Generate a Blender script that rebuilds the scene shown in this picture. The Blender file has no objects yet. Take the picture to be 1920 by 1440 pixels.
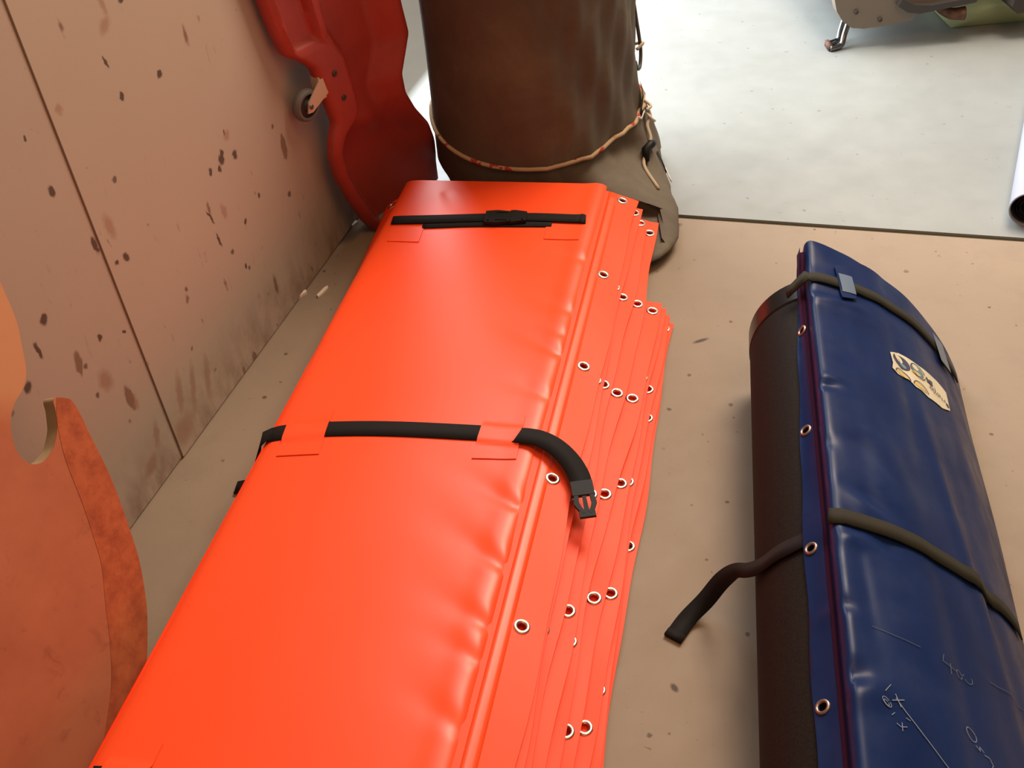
import bpy, bmesh, math, random
from mathutils import Vector, Matrix
random.seed(7)
PI = math.pi
scene = bpy.context.scene
COL = scene.collection

# ------------------------------------------------------------------ camera
CAM_H = 1.35
pitch, roll = math.radians(40.5), math.radians(5.5)
F = Vector((0, math.cos(pitch), -math.sin(pitch)))
U0 = Vector((0, math.sin(pitch), math.cos(pitch)))
R0 = Vector((1, 0, 0))
RR = math.cos(roll) * R0 - math.sin(roll) * U0
UU = math.sin(roll) * R0 + math.cos(roll) * U0
cd = bpy.data.cameras.new('camera')
cd.sensor_width = 36.0
cd.lens = 36.0 * 1950.0 / 1920.0
cd.clip_start = 0.02
cam = bpy.data.objects.new('camera', cd)
COL.objects.link(cam)
cam.matrix_world = Matrix(((RR.x, UU.x, -F.x, 0), (RR.y, UU.y, -F.y, 0), (RR.z, UU.z, -F.z, CAM_H), (0, 0, 0, 1)))
scene.camera = cam

# ------------------------------------------------------------------ light
WP = Vector((-0.636, 1.455, 0))               # a point of the wall foot (panel joint)
WD = Vector((0.337129, 0.941458, 0))          # along the wall, away from the camera
WN = Vector((0.941458, -0.337129, 0))         # into the room

world = bpy.data.worlds.new('world')
scene.world = world
world.use_nodes = True
bg = world.node_tree.nodes['Background']
bg.inputs[0].default_value = (1.0, 0.74, 0.53, 1)
bg.inputs[1].default_value = 0.30


def area(name, loc, direction, sx, sy, power, col, up='Z'):
    l = bpy.data.lights.new(name, 'AREA')
    l.shape = 'RECTANGLE'
    l.size, l.size_y = sx, sy
    l.energy = power
    l.color = col
    o = bpy.data.objects.new(name, l)
    COL.objects.link(o)
    o.location = loc
    o.rotation_euler = Vector(direction).to_track_quat('-Z', 'Y').to_euler()
    return o


# daylight through the open doorway in the left wall, beyond the drum
area('doorway_daylight', WP + WD * 2.66 - WN * 0.13 + Vector((0, 0, 1.25)), WN, 2.76, 2.4, 192, (0.90, 0.96, 1.0))
# daylight through the translucent roof sheet
area('roof_sheet_daylight', (0.5, 3.4, 3.3), (0, -0.35, -1), 2.4, 1.6, 62, (0.93, 0.97, 1.0))

# unseen warm area lights added overhead, for wall shadow and near-floor warmth
area('added_warm_light', (1.5, 3.0, 2.85), (-1.45, -1.7, -2.8), 1.3, 1.3, 112, (1.0, 0.80, 0.60))
area('added_near_warm_light', (0.75, 0.45, 2.9), (-0.1, 0.15, -1), 1.2, 1.2, 22, (1.0, 0.50, 0.20))

vs = scene.view_settings
vs.view_transform = 'Standard'
vs.look = 'None'
vs.gamma = 1.0
vs.exposure = 0.0
vs.use_curve_mapping = False

# ------------------------------------------------------------------ materials
MATS = {}


def nmat(name, col, rough=0.5, metal=0.0, spec=0.5):
    m = bpy.data.materials.new(name)
    m.use_nodes = True
    b = m.node_tree.nodes['Principled BSDF']
    b.inputs['Base Color'].default_value = (*col, 1)
    b.inputs['Roughness'].default_value = rough
    b.inputs['Metallic'].default_value = metal
    b.inputs['Specular IOR Level'].default_value = spec
    MATS[name] = m
    return m, m.node_tree, b


def node(nt, t, **kw):
    n = nt.nodes.new(t)
    for k, v in kw.items():
        setattr(n, k, v)
    return n


def coords(nt, scale=(1, 1, 1), loc=(0, 0, 0), rot=(0, 0, 0), src='Object'):
    tc = node(nt, 'ShaderNodeTexCoord')
    mp = node(nt, 'ShaderNodeMapping')
    mp.inputs['Scale'].default_value = scale
    mp.inputs['Location'].default_value = loc
    mp.inputs['Rotation'].default_value = rot
    nt.links.new(tc.outputs[src], mp.inputs['Vector'])
    return mp.outputs['Vector']


def noise(nt, vec, scale, detail=4, rough=0.55, dist=0.0):
    n = node(nt, 'ShaderNodeTexNoise')
    n.inputs['Scale'].default_value = scale
    n.inputs['Detail'].default_value = detail
    n.inputs['Roughness'].default_value = rough
    n.inputs['Distortion'].default_value = dist
    nt.links.new(vec, n.inputs['Vector'])
    return n.outputs['Fac']


def ramp(nt, fac, stops):
    r = node(nt, 'ShaderNodeValToRGB')
    el = r.color_ramp.elements
    while len(el) < len(stops):
        el.new(0.5)
    for e, (p, c) in zip(el, stops):
        e.position = p
        e.color = (*c, 1) if len(c) == 3 else c
    nt.links.new(fac, r.inputs['Fac'])
    return r.outputs['Color']


def mix(nt, fac, a, b, mode='MIX'):
    m = node(nt, 'ShaderNodeMix', data_type='RGBA', blend_type=mode)
    for s, v in ((m.inputs[0], fac), (m.inputs[6], a), (m.inputs[7], b)):
        if isinstance(v, (int, float)):
            s.default_value = v
        elif isinstance(v, tuple):
            s.default_value = (*v, 1)
        else:
            nt.links.new(v, s)
    return m.outputs[2]


def math_(nt, op, a, b=0.0, clamp=False):
    m = node(nt, 'ShaderNodeMath', operation=op, use_clamp=clamp)
    for s, v in ((m.inputs[0], a), (m.inputs[1], b)):
        if isinstance(v, (int, float)):
            s.default_value = v
        else:
            nt.links.new(v, s)
    return m.outputs[0]


def bump(nt, b, height, strength=0.3, dist=0.01):
    bn = node(nt, 'ShaderNodeBump')
    bn.inputs['Strength'].default_value = strength
    bn.inputs['Distance'].default_value = dist
    nt.links.new(height, bn.inputs['Height'])
    nt.links.new(bn.outputs['Normal'], b.inputs['Normal'])


G0, G1 = (0, 0, 0), (1, 1, 1)


def blobs(nt, vec, spots):
    """union of soft ellipses (x, y, rx, ry, angle) in the plane of vec: stains with a place of their own"""
    acc = None
    for (x, y, rx, ry, a) in spots:
        mp = node(nt, 'ShaderNodeMapping', vector_type='TEXTURE')
        mp.inputs['Location'].default_value = (x, y, 0)
        mp.inputs['Rotation'].default_value = (0, 0, a)
        mp.inputs['Scale'].default_value = (rx, ry, 1)
        nt.links.new(vec, mp.inputs['Vector'])
        ln = node(nt, 'ShaderNodeVectorMath', operation='LENGTH')
        nt.links.new(mp.outputs['Vector'], ln.inputs[0])
        v = math_(nt, 'SUBTRACT', 1.0, ln.outputs['Value'], True)
        acc = v if acc is None else math_(nt, 'MAXIMUM', acc, v)
    return acc


def flecks(nt, scale, size, keep, loc=(0, 0, 0), stretch=(1, 1, 1), rot=0.0):
    """scattered small specks of uneven size"""
    w_ = noise(nt, coords(nt), scale * 3.0, 2)
    vo = node(nt, 'ShaderNodeTexVoronoi')
    vo.inputs['Scale'].default_value = scale
    nt.links.new(coords(nt, stretch, loc, (0, 0, rot)), vo.inputs['Vector'])
    sep = node(nt, 'ShaderNodeSeparateColor')
    nt.links.new(vo.outputs['Color'], sep.inputs[0])
    lim = math_(nt, 'MULTIPLY', math_(nt, 'SUBTRACT', sep.outputs[0], keep, True), size / (1 - keep))
    d_ = math_(nt, 'ADD', vo.outputs['Distance'], math_(nt, 'MULTIPLY', math_(nt, 'SUBTRACT', w_, 0.5), 0.25))
    return math_(nt, 'MULTIPLY', math_(nt, 'SUBTRACT', lim, d_), 14.0, True)


# orange PVC sheeting
def orange(name, col, rough, spec=0.5):
    m, nt, b = nmat(name, col, rough, 0, spec)
    v = coords(nt)
    n = noise(nt, v, 9, 3)
    nt.links.new(mix(nt, n, tuple(c * 0.94 for c in col), tuple(min(1, c * 1.05) for c in col)), b.inputs['Base Color'])
    bump(nt, b, noise(nt, v, 700, 2), 0.05, 0.0004)
    return m


ORANGE = orange('orange_pvc', (0.98, 0.082, 0.016), 0.39)
ORANGE2 = orange('orange_pvc_flange', (0.98, 0.072, 0.014), 0.50, 0.28)

m, nt, b = nmat('blue_pvc', (0.006, 0.019, 0.10), 0.33, 0, 0.16)
v = coords(nt)
nt.links.new(ramp(nt, noise(nt, v, 7, 6, 0.6, 0.6), [(0.3, (0.004, 0.014, 0.066)), (0.55, (0.006, 0.019, 0.082)), (0.75, (0.013, 0.028, 0.092))]), b.inputs['Base Color'])
nt.links.new(ramp(nt, noise(nt, v, 14, 5, 0.6), [(0.3, (0.26,) * 3), (0.7, (0.46,) * 3)]), b.inputs['Roughness'])
bump(nt, b, noise(nt, v, 500, 2), 0.05, 0.0004)
BLUE = m
nmat('blue_pvc_loop', (0.10, 0.15, 0.22), 0.35)
nmat('groove_shade_maroon', (0.030, 0.006, 0.018), 0.9, 0, 0.05)  # shade of the blue hem's groove, given as a colour

m, nt, b = nmat('black_rubber', (0.012, 0.009, 0.008), 0.7, 0, 0.15)
v = coords(nt)
nt.links.new(ramp(nt, noise(nt, v, 300, 2), [(0.3, (0.008, 0.006, 0.005)), (0.8, (0.018, 0.013, 0.011))]), b.inputs['Base Color'])
bump(nt, b, noise(nt, v, 400, 2), 0.15, 0.0006)
BLACK = m
nmat('black_gloss_band', (0.012, 0.011, 0.011), 0.28, 0, 0.35)

m, nt, b = nmat('black_webbing', (0.008, 0.006, 0.006), 0.8, 0, 0.25)
w = node(nt, 'ShaderNodeTexWave', wave_type='BANDS', bands_direction='DIAGONAL')
w.inputs['Scale'].default_value = 260
nt.links.new(coords(nt), w.inputs['Vector'])
bump(nt, b, w.outputs['Fac'], 0.25, 0.0006)
WEB = m
nmat('olive_webbing', (0.020, 0.018, 0.010), 0.8, 0, 0.25)
nmat('black_plastic', (0.007, 0.006, 0.006), 0.55, 0, 0.25)
nmat('eyelet_steel', (0.86, 0.80, 0.70), 0.28, 1.0)
nmat('eyelet_dull', (0.36, 0.30, 0.26), 0.4, 1.0)
nmat('chrome', (0.16, 0.16, 0.165), 0.25, 1.0)

# red moulded plastic
m, nt, b = nmat('red_plastic', (0.30, 0.035, 0.022), 0.42, 0, 0.5)
v = coords(nt)
nt.links.new(ramp(nt, noise(nt, v, 6, 5, 0.6), [(0.3, (0.32, 0.036, 0.027)), (0.7, (0.42, 0.052, 0.038))]), b.inputs['Base Color'])
bump(nt, b, noise(nt, v, 160, 3), 0.12, 0.001)
REDP = m
nmat('castor_tyre', (0.13, 0.13, 0.125), 0.6)
nmat('castor_hub', (0.018, 0.016, 0.015), 0.6)
nmat('castor_bracket', (0.62, 0.50, 0.38), 0.35, 0.2)

# canvas
m, nt, b = nmat('olive_canvas', (0.085, 0.066, 0.043), 0.72, 0, 0.3)
v = coords(nt)
c1 = ramp(nt, noise(nt, v, 5, 6, 0.65, 0.4), [(0.25, (0.080, 0.058, 0.044)), (0.55, (0.106, 0.086, 0.064)), (0.8, (0.150, 0.130, 0.092))])
c2 = mix(nt, math_(nt, 'MULTIPLY', ramp(nt, noise(nt, v, 13, 4), [(0.6, G0), (0.72, G1)]), 0.35), c1, (0.14, 0.12, 0.05))
nt.links.new(c2, b.inputs['Base Color'])
bump(nt, b, noise(nt, v, 420, 2), 0.25, 0.001)
CANVAS = m
m, nt, b = nmat('rope', (0.42, 0.30, 0.18), 0.85, 0, 0.2)
v = coords(nt)
fleck = ramp(nt, noise(nt, v, 45, 1), [(0.60, G0), (0.63, G1)])
nt.links.new(mix(nt, fleck, (0.44, 0.31, 0.19), (0.38, 0.05, 0.04)), b.inputs['Base Color'])
bump(nt, b, noise(nt, v, 500, 1), 0.4, 0.001)
ROPE = m
nmat('frayed_tape', (0.58, 0.55, 0.48), 0.8)
nmat('rope_plain', (0.40, 0.32, 0.22), 0.85)

# painted wall sheets
def wallmat(name, base, dirt, spots, smears):
    m, nt, b = nmat(name, base, 0.62, 0, 0.3)
    v = coords(nt)
    c = mix(nt, noise(nt, v, 3.0, 5, 0.6), tuple(x * 0.93 for x in base), tuple(min(1, x * 1.05) for x in base))
    # streaky scuffs
    st = coords(nt, (26, 9, 1), (3, 1, 0), (0, 0, 0.35))
    s1 = ramp(nt, noise(nt, st, 1.0, 4, 0.62, 1.2), [(0.655, G0), (0.72, G1)])
    st2 = coords(nt, (34, 13, 1), (8, 5, 0), (0, 0, -0.5))
    s2 = ramp(nt, noise(nt, st2, 1.0, 3, 0.6, 0.8), [(0.69, G0), (0.75, G1)])
    msk = ramp(nt, noise(nt, coords(nt, (1, 1, 1), (2.3, 4.1, 0)), 4.5, 2), [(0.40, G0), (0.62, G1)])
    f1 = math_(nt, 'MULTIPLY', math_(nt, 'MULTIPLY', s1, msk), 0.55)
    f2 = math_(nt, 'MULTIPLY', math_(nt, 'MULTIPLY', s2, msk), 0.75)
    c = mix(nt, f1, c, (0.20, 0.10, 0.06))
    c = mix(nt, f2, c, (0.10, 0.07, 0.05))
    c = mix(nt, math_(nt, 'MULTIPLY', flecks(nt, 15, 0.30, 0.60, (1, 2, 0), (1.6, 0.6, 1), 0.3), 0.75), c, (0.13, 0.065, 0.035))
    c = mix(nt, math_(nt, 'MULTIPLY', flecks(nt, 24, 0.20, 0.70, (4, 9, 0)), 0.8), c, (0.07, 0.045, 0.03))
    # dirt near the foot
    sep = node(nt, 'ShaderNodeSeparateXYZ')
    nt.links.new(coords(nt), sep.inputs[0])
    foot = math_(nt, 'SUBTRACT', 1.0, math_(nt, 'MULTIPLY', sep.outputs['Y'], 6.5), True)
    fd = math_(nt, 'MULTIPLY', math_(nt, 'MULTIPLY', foot, ramp(nt, noise(nt, coords(nt, (1, 0.5, 1)), 16, 5, 0.65), [(0.42, G0), (0.66, G1)])), 0.7)
    c = mix(nt, fd, c, (0.16, 0.09, 0.06))
    # single marks
    warp = node(nt, 'ShaderNodeVectorMath', operation='ADD')
    nz = node(nt, 'ShaderNodeTexNoise')
    nz.inputs['Scale'].default_value = 80
    nt.links.new(coords(nt), nz.inputs['Vector'])
    sc = node(nt, 'ShaderNodeVectorMath', operation='SCALE')
    sc.inputs['Scale'].default_value = 0.012
    nt.links.new(nz.outputs['Color'], sc.inputs[0])
    nt.links.new(coords(nt, loc=(-0.006, -0.006, 0)), warp.inputs[0])
    nt.links.new(sc.outputs[0], warp.inputs[1])
    bl = ramp(nt, blobs(nt, warp.outputs[0], spots), [(0.05, G0), (0.42, G1)])
    c = mix(nt, math_(nt, 'MULTIPLY', bl, 0.9), c, (0.055, 0.032, 0.022))
    sm = ramp(nt, blobs(nt, warp.outputs[0], smears), [(0.05, G0), (0.6, G1)])
    c = mix(nt, math_(nt, 'MULTIPLY', sm, 0.6), c, dirt)
    nt.links.new(c, b.inputs['Base Color'])
    bump(nt, b, noise(nt, coords(nt), 90, 4), 0.10, 0.001)
    return m


# local coordinates of a sheet: x along the wall from the joint, y up
WALL_A = wallmat('wall_sheet_paint_left', (0.385, 0.305, 0.245), (0.24, 0.12, 0.08),
                 [(-0.009, 0.487, 0.008, 0.020, 0.1), (-0.199, 0.421, 0.006, 0.020, 0.1), (-0.06, 0.70, 0.005, 0.006, 0), (-0.165, 0.455, 0.010, 0.010, 0.4),
                  (-0.245, 0.388, 0.013, 0.010, 0.6), (-0.05, 0.61, 0.008, 0.011, 0), (-0.075, 0.35, 0.006, 0.008, 0.3), (-0.06, 0.845, 0.006, 0.008, 0), (-0.02, 0.32, 0.005, 0.005, 0)],
                 [(-0.10, 0.28, 0.02, 0.03, 0.3), (-0.06, 0.20, 0.012, 0.03, 0.2), (-0.04, 0.10, 0.012, 0.035, -0.3), (-0.08, 0.06, 0.03, 0.02, 0.4)])
WALL_B = wallmat('wall_sheet_paint_right', (0.40, 0.315, 0.25), (0.27, 0.14, 0.09),
                 [(0.378, 0.430, 0.012, 0.016, 0.5), (0.365, 0.418, 0.006, 0.010, 0), (0.335, 0.428, 0.006, 0.009, 0), (0.385, 0.44, 0.007, 0.01, 0), (0.41, 0.47, 0.005, 0.008, 0),
                  (0.425, 0.415, 0.010, 0.014, 0.2), (0.275, 0.648, 0.010, 0.008, 0.5), (0.155, 0.72, 0.004, 0.014, 0.3), (0.165, 0.66, 0.005, 0.010, 0.2), (0.295, 0.355, 0.004, 0.025, 0.35), (0.30, 0.30, 0.004, 0.022, 0.2),
                  (0.045, 0.43, 0.009, 0.012, 0.4), (0.02, 0.435, 0.006, 0.006, 0.0), (0.40, 0.28, 0.008, 0.007, 0), (0.36, 0.20, 0.005, 0.007, 0), (0.47, 0.30, 0.005, 0.007, 0), (0.24, 0.79, 0.012, 0.008, 0.2)],
                 [(0.034, 0.496, 0.014, 0.032, 0.15), (0.022, 0.707, 0.010, 0.012, 0.2), (0.18, 0.77, 0.024, 0.014, 0.5), (0.19, 0.80, 0.008, 0.03, 0.2), (0.415, 0.462, 0.016, 0.014, 0),
                  (0.05, 0.12, 0.014, 0.06, -0.3), (0.09, 0.10, 0.012, 0.07, -0.35), (0.14, 0.09, 0.014, 0.06, -0.3), (0.03, 0.05, 0.05, 0.04, 0), (0.34, 0.34, 0.012, 0.022, 0.2)])

# concrete
def concrete(name, base, blot, specks):
    m, nt, b = nmat(name, base, 0.40, 0, 0.5)
    v = coords(nt)
    c = mix(nt, ramp(nt, noise(nt, v, 1.6, 6, 0.6, 0.5), [(0.3, G0), (0.7, G1)]), tuple(x * 0.88 for x in base), tuple(min(1, x * 1.06) for x in base))
    c = mix(nt, math_(nt, 'MULTIPLY', ramp(nt, noise(nt, v, 9, 6, 0.7), [(0.52, G0), (0.72, G1)]), blot), c, tuple(x * 0.72 for x in base))
    c = mix(nt, math_(nt, 'MULTIPLY', ramp(nt, noise(nt, v, 130, 3, 0.7), [(0.66, G0), (0.72, G1)]), specks), c, (0.17, 0.12, 0.08))
    c = mix(nt, math_(nt, 'MULTIPLY', ramp(nt, noise(nt, coords(nt, loc=(5, 3, 0)), 46, 2, 0.6, 0.5), [(0.725, G0), (0.76, G1)]), specks), c, (0.13, 0.085, 0.055))
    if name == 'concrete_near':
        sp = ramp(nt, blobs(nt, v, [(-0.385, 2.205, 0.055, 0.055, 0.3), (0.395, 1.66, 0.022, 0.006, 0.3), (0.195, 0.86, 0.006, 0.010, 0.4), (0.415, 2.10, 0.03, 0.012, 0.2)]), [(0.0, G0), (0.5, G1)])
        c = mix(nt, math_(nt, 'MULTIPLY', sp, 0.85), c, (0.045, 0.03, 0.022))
    c = mix(nt, math_(nt, 'MULTIPLY', flecks(nt, 34, 0.20, 0.72), 0.8 if 'near' in name else 0.45), c, (0.075, 0.052, 0.035))
    c = mix(nt, math_(nt, 'MULTIPLY', flecks(nt, 15, 0.11, 0.84, (3, 7, 0)), 0.6 if 'near' in name else 0.2), c, (0.10, 0.06, 0.035))
    nt.links.new(c, b.inputs['Base Color'])
    nt.links.new(ramp(nt, noise(nt, v, 12, 4), [(0.3, (0.55 if 'near' in name else 0.36,) * 3), (0.7, (0.70 if 'near' in name else 0.52,) * 3)]), b.inputs['Roughness'])
    if 'near' in name:
        b.inputs['Specular IOR Level'].default_value = 0.25
    bump(nt, b, noise(nt, v, 60, 5), 0.08, 0.002)
    return m


CONC_NEAR = concrete('concrete_near', (0.272, 0.212, 0.156), 0.30, 0.75)
CONC_FAR = concrete('concrete_far', (0.245, 0.262, 0.255), 0.15, 0.4)
nmat('joint_dirt', (0.10, 0.078, 0.045), 0.9)

# terracotta board
m, nt, b = nmat('terracotta_paint', (0.36, 0.115, 0.055), 0.62, 0, 0.35)
v = coords(nt)
c = ramp(nt, noise(nt, v, 4, 6, 0.65), [(0.3, (0.34, 0.100, 0.050)), (0.6, (0.42, 0.140, 0.070)), (0.8, (0.46, 0.175, 0.095))])
c = mix(nt, math_(nt, 'MULTIPLY', ramp(nt, noise(nt, v, 22, 6, 0.7, 0.5), [(0.58, G0), (0.72, G1)]), 0.45), c, (0.15, 0.045, 0.025))
c = mix(nt, math_(nt, 'MULTIPLY', ramp(nt, blobs(nt, v, [(-0.31, 0.565, 0.11, 0.12, 0)]), [(0.0, G0), (0.4, G1)]), 0.75), c, (0.52, 0.25, 0.12))
nt.links.new(c, b.inputs['Base Color'])
bump(nt, b, noise(nt, v, 120, 4), 0.12, 0.001)
TERRA = m
m, nt, b = nmat('terracotta_band_paint', (0.33, 0.085, 0.035), 0.6, 0, 0.35)
v = coords(nt)
c = ramp(nt, noise(nt, v, 28, 6, 0.7), [(0.3, (0.25, 0.055, 0.025)), (0.55, (0.40, 0.105, 0.040)), (0.8, (0.48, 0.15, 0.06))])
nt.links.new(c, b.inputs['Base Color'])
TBAND = m
nmat('board_core', (0.34, 0.24, 0.13), 0.7)

nmat('machine_paint', (0.20, 0.165, 0.125), 0.45)
nmat('machine_dark', (0.05, 0.042, 0.036), 0.5)
m, nt, b = nmat('rusty_iron', (0.10, 0.05, 0.03), 0.7, 0.3)
nt.links.new(ramp(nt, noise(nt, coords(nt), 60, 4), [(0.35, (0.05, 0.035, 0.03)), (0.65, (0.17, 0.07, 0.035))]), b.inputs['Base Color'])
m, nt, b = nmat('green_tank_plastic', (0.50, 0.56, 0.30), 0.35)
b.inputs['Transmission Weight'].default_value = 0.35
nmat('roll_white', (0.30, 0.32, 0.39), 0.7)
nmat('roll_inside', (0.10, 0.085, 0.08), 0.9)
nmat('chip_white', (0.78, 0.70, 0.60), 0.7)
nmat('sticker_cream', (0.62, 0.57, 0.42), 0.45)
nmat('sticker_ink', (0.05, 0.055, 0.10), 0.5)
nmat('sticker_yellow', (0.60, 0.46, 0.16), 0.5)
nmat('sticker_teal', (0.14, 0.24, 0.28), 0.5)
nmat('chalk', (0.17, 0.21, 0.29), 0.9)
nmat('scratch', (0.075, 0.10, 0.165), 0.9)


def M(x):
    return MATS[x] if isinstance(x, str) else x


# ------------------------------------------------------------------ object helpers
def obj(name, me, mat_, parent=None, smooth=True, **props):
    if isinstance(me, bmesh.types.BMesh):
        bm = me
        bmesh.ops.recalc_face_normals(bm, faces=bm.faces[:])
        me = bpy.data.meshes.new(name)
        bm.to_mesh(me)
        bm.free()
    if mat_ is not None and not me.materials:
        me.materials.append(M(mat_))
    if smooth:
        for p in me.polygons:
            p.use_smooth = True
    o = bpy.data.objects.new(name, me)
    COL.objects.link(o)
    if parent is not None:
        o.parent = parent
    for k, v_ in props.items():
        o[k] = v_
    return o


def thing(name, label, cat, loc=(0, 0, 0), rotz=0.0, group=None):
    o = bpy.data.objects.new(name, None)
    COL.objects.link(o)
    o.empty_display_size = 0.05
    o.location = loc
    o.rotation_euler = (0, 0, rotz)
    o['label'] = label
    o['category'] = cat
    if group:
        o['group'] = group
    return o


def sharp(o, ang=0.6):
    """auto-smooth look: mark edges sharper than ang"""
    me = o.data
    bm = bmesh.new()
    bm.from_mesh(me)
    for e in bm.edges:
        if len(e.link_faces) == 2 and e.calc_face_angle(0) > ang:
            e.smooth = False
    bm.to_mesh(me)
    bm.free()
    return o


def smoothstep(a, b_, x):
    t = max(0.0, min(1.0, (x - a) / (b_ - a)))
    return t * t * (3 - 2 * t)


def interp(x, xs, ys):
    if x <= xs[0]:
        return ys[0]
    for i in range(1, len(xs)):
        if x <= xs[i]:
            t = (x - xs[i - 1]) / (xs[i] - xs[i - 1])
            return ys[i - 1] + t * (ys[i] - ys[i - 1])
    return ys[-1]


def catmull(pts, n):
    pts = [Vector(p) for p in pts]
    out = []
    P = [2 * pts[0] - pts[1]] + pts + [2 * pts[-1] - pts[-2]]
    for i in range(1, len(P) - 2):
        a, b_, c_, d_ = P[i - 1:i + 3]
        for k in range(n):
            t = k / n
            out.append(0.5 * (2 * b_ + (c_ - a) * t + (2 * a - 5 * b_ + 4 * c_ - d_) * t * t + (3 * b_ - a - 3 * c_ + d_) * t ** 3))
    out.append(pts[-1])
    return out


def grid_solid(nu, nv, ftop, fbot):
    """closed solid between two grids"""
    bm = bmesh.new()
    T = [[bm.verts.new(ftop(i, j)) for j in range(nv + 1)] for i in range(nu + 1)]
    B = [[bm.verts.new(fbot(i, j)) for j in range(nv + 1)] for i in range(nu + 1)]
    for i in range(nu):
        for j in range(nv):
            bm.faces.new((T[i][j], T[i + 1][j], T[i + 1][j + 1], T[i][j + 1]))
            bm.faces.new((B[i][j], B[i][j + 1], B[i + 1][j + 1], B[i + 1][j]))
    for i in range(nu):
        bm.faces.new((T[i][0], B[i][0], B[i + 1][0], T[i + 1][0]))
        bm.faces.new((T[i][nv], T[i + 1][nv], B[i + 1][nv], B[i][nv]))
    for j in range(nv):
        bm.faces.new((T[0][j], T[0][j + 1], B[0][j + 1], B[0][j]))
        bm.faces.new((T[nu][j], B[nu][j], B[nu][j + 1], T[nu][j + 1]))
    return bm


def ribbon(pts, ups, width, thick, bm=None):
    """strap of rectangular section along pts; ups = surface normals (one or a list)"""
    bm = bm or bmesh.new()
    pts = [Vector(p) for p in pts]
    n = len(pts)
    if not isinstance(ups, list):
        ups = [Vector(ups)] * n
    rows = []
    for i in range(n):
        tan = (pts[min(i + 1, n - 1)] - pts[max(i - 1, 0)]).normalized()
        up = Vector(ups[i])
        side = tan.cross(up).normalized()
        up = side.cross(tan).normalized()
        w_ = width[i] if isinstance(width, list) else width
        rows.append([bm.verts.new(pts[i] + side * sx * w_ / 2 + up * sz) for sx, sz in ((-1, 0), (1, 0), (1, thick), (-1, thick))])
    for a, b_ in zip(rows[:-1], rows[1:]):
        for k in range(4):
            bm.faces.new((a[k], a[(k + 1) % 4], b_[(k + 1) % 4], b_[k]))
    bm.faces.new(rows[0])
    bm.faces.new(rows[-1][::-1])
    return bm


def tube(pts, r, seg=10, bm=None, caps=True):
    bm = bm or bmesh.new()
    pts = [Vector(p) for p in pts]
    n = len(pts)
    ref = None
    rows = []
    for i in range(n):
        tan = (pts[min(i + 1, n - 1)] - pts[max(i - 1, 0)]).normalized()
        if ref is None:
            ref = tan.orthogonal().normalized()
        ref = (ref - tan * ref.dot(tan)).normalized()
        bi = tan.cross(ref)
        rr = r[i] if isinstance(r, list) else r
        rows.append([bm.verts.new(pts[i] + (ref * math.cos(2 * PI * k / seg) + bi * math.sin(2 * PI * k / seg)) * rr) for k in range(seg)])
    for a, b_ in zip(rows[:-1], rows[1:]):
        for k in range(seg):
            bm.faces.new((a[k], a[(k + 1) % seg], b_[(k + 1) % seg], b_[k]))
    if caps:
        bm.faces.new(rows[0][::-1])
        bm.faces.new(rows[-1])
    return bm


def box(bm, x0, x1, y0, y1, z0, z1, mat=None):
    vs_ = [Vector((x, y, z)) for x in (x0, x1) for y in (y0, y1) for z in (z0, z1)]
    if mat:
        vs_ = [mat @ v_ for v_ in vs_]
    v_ = [bm.verts.new(p) for p in vs_]
    for f in ((0, 1, 3, 2), (4, 6, 7, 5), (0, 4, 5, 1), (2, 3, 7, 6), (0, 2, 6, 4), (1, 5, 7, 3)):
        bm.faces.new([v_[k] for k in f])
    return bm


def bevel(bm, w_, seg=2, ang=0.5):
    es = [e for e in bm.edges if len(e.link_faces) == 2 and e.calc_face_angle(0) > ang]
    bmesh.ops.bevel(bm, geom=es, offset=w_, segments=seg, profile=0.5, affect='EDGES')
    return bm


def prism(poly, z0, z1, mat=None):
    """polygon in xy extruded from z0 to z1"""
    bm = bmesh.new()
    a = [bm.verts.new(Vector((p[0], p[1], z0))) for p in poly]
    b_ = [bm.verts.new(Vector((p[0], p[1], z1))) for p in poly]
    n = len(poly)
    bm.faces.new(a[::-1])
    bm.faces.new(b_)
    for k in range(n):
        bm.faces.new((a[k], a[(k + 1) % n], b_[(k + 1) % n], b_[k]))
    if mat:
        bm.transform(mat)
    return bm


def lathe(profile, seg=24, closed=False):
    bm = bmesh.new()
    rows = [[bm.verts.new((r * math.cos(2 * PI * k / seg), r * math.sin(2 * PI * k / seg), z)) for k in range(seg)] for r, z in profile]
    pairs = list(zip(rows[:-1], rows[1:]))
    if closed:
        pairs.append((rows[-1], rows[0]))
    for a, b_ in pairs:
        for k in range(seg):
            bm.faces.new((a[k], a[(k + 1) % seg], b_[(k + 1) % seg], b_[k]))
    if not closed:
        bm.faces.new(rows[0][::-1])
        bm.faces.new(rows[-1])
    return bm


def drape(poly, zf, off, thick=0.0, cuts=3):
    """thin sheet cut to poly (x,y) lying on surface zf(x,y), off above it"""
    bm = bmesh.new()
    vs_ = [bm.verts.new((p[0], p[1], 0)) for p in poly]
    f = bm.faces.new(vs_)
    bmesh.ops.triangulate(bm, faces=[f])
    for _ in range(cuts):
        bmesh.ops.subdivide_edges(bm, edges=bm.edges[:], cuts=1, use_grid_fill=True)
        bmesh.ops.triangulate(bm, faces=bm.faces[:])
    if thick:
        r_ = bmesh.ops.extrude_face_region(bm, geom=bm.faces[:] + bm.edges[:] + bm.verts[:])
        top = [g for g in r_['geom'] if isinstance(g, bmesh.types.BMVert)]
        tops = set(top)
        for v_ in bm.verts:
            z = zf(v_.co.x, v_.co.y)
            v_.co.z = z + off + (thick if v_ in tops else 0)
    else:
        for v_ in bm.verts:
            v_.co.z = zf(v_.co.x, v_.co.y) + off
    return bm


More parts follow.
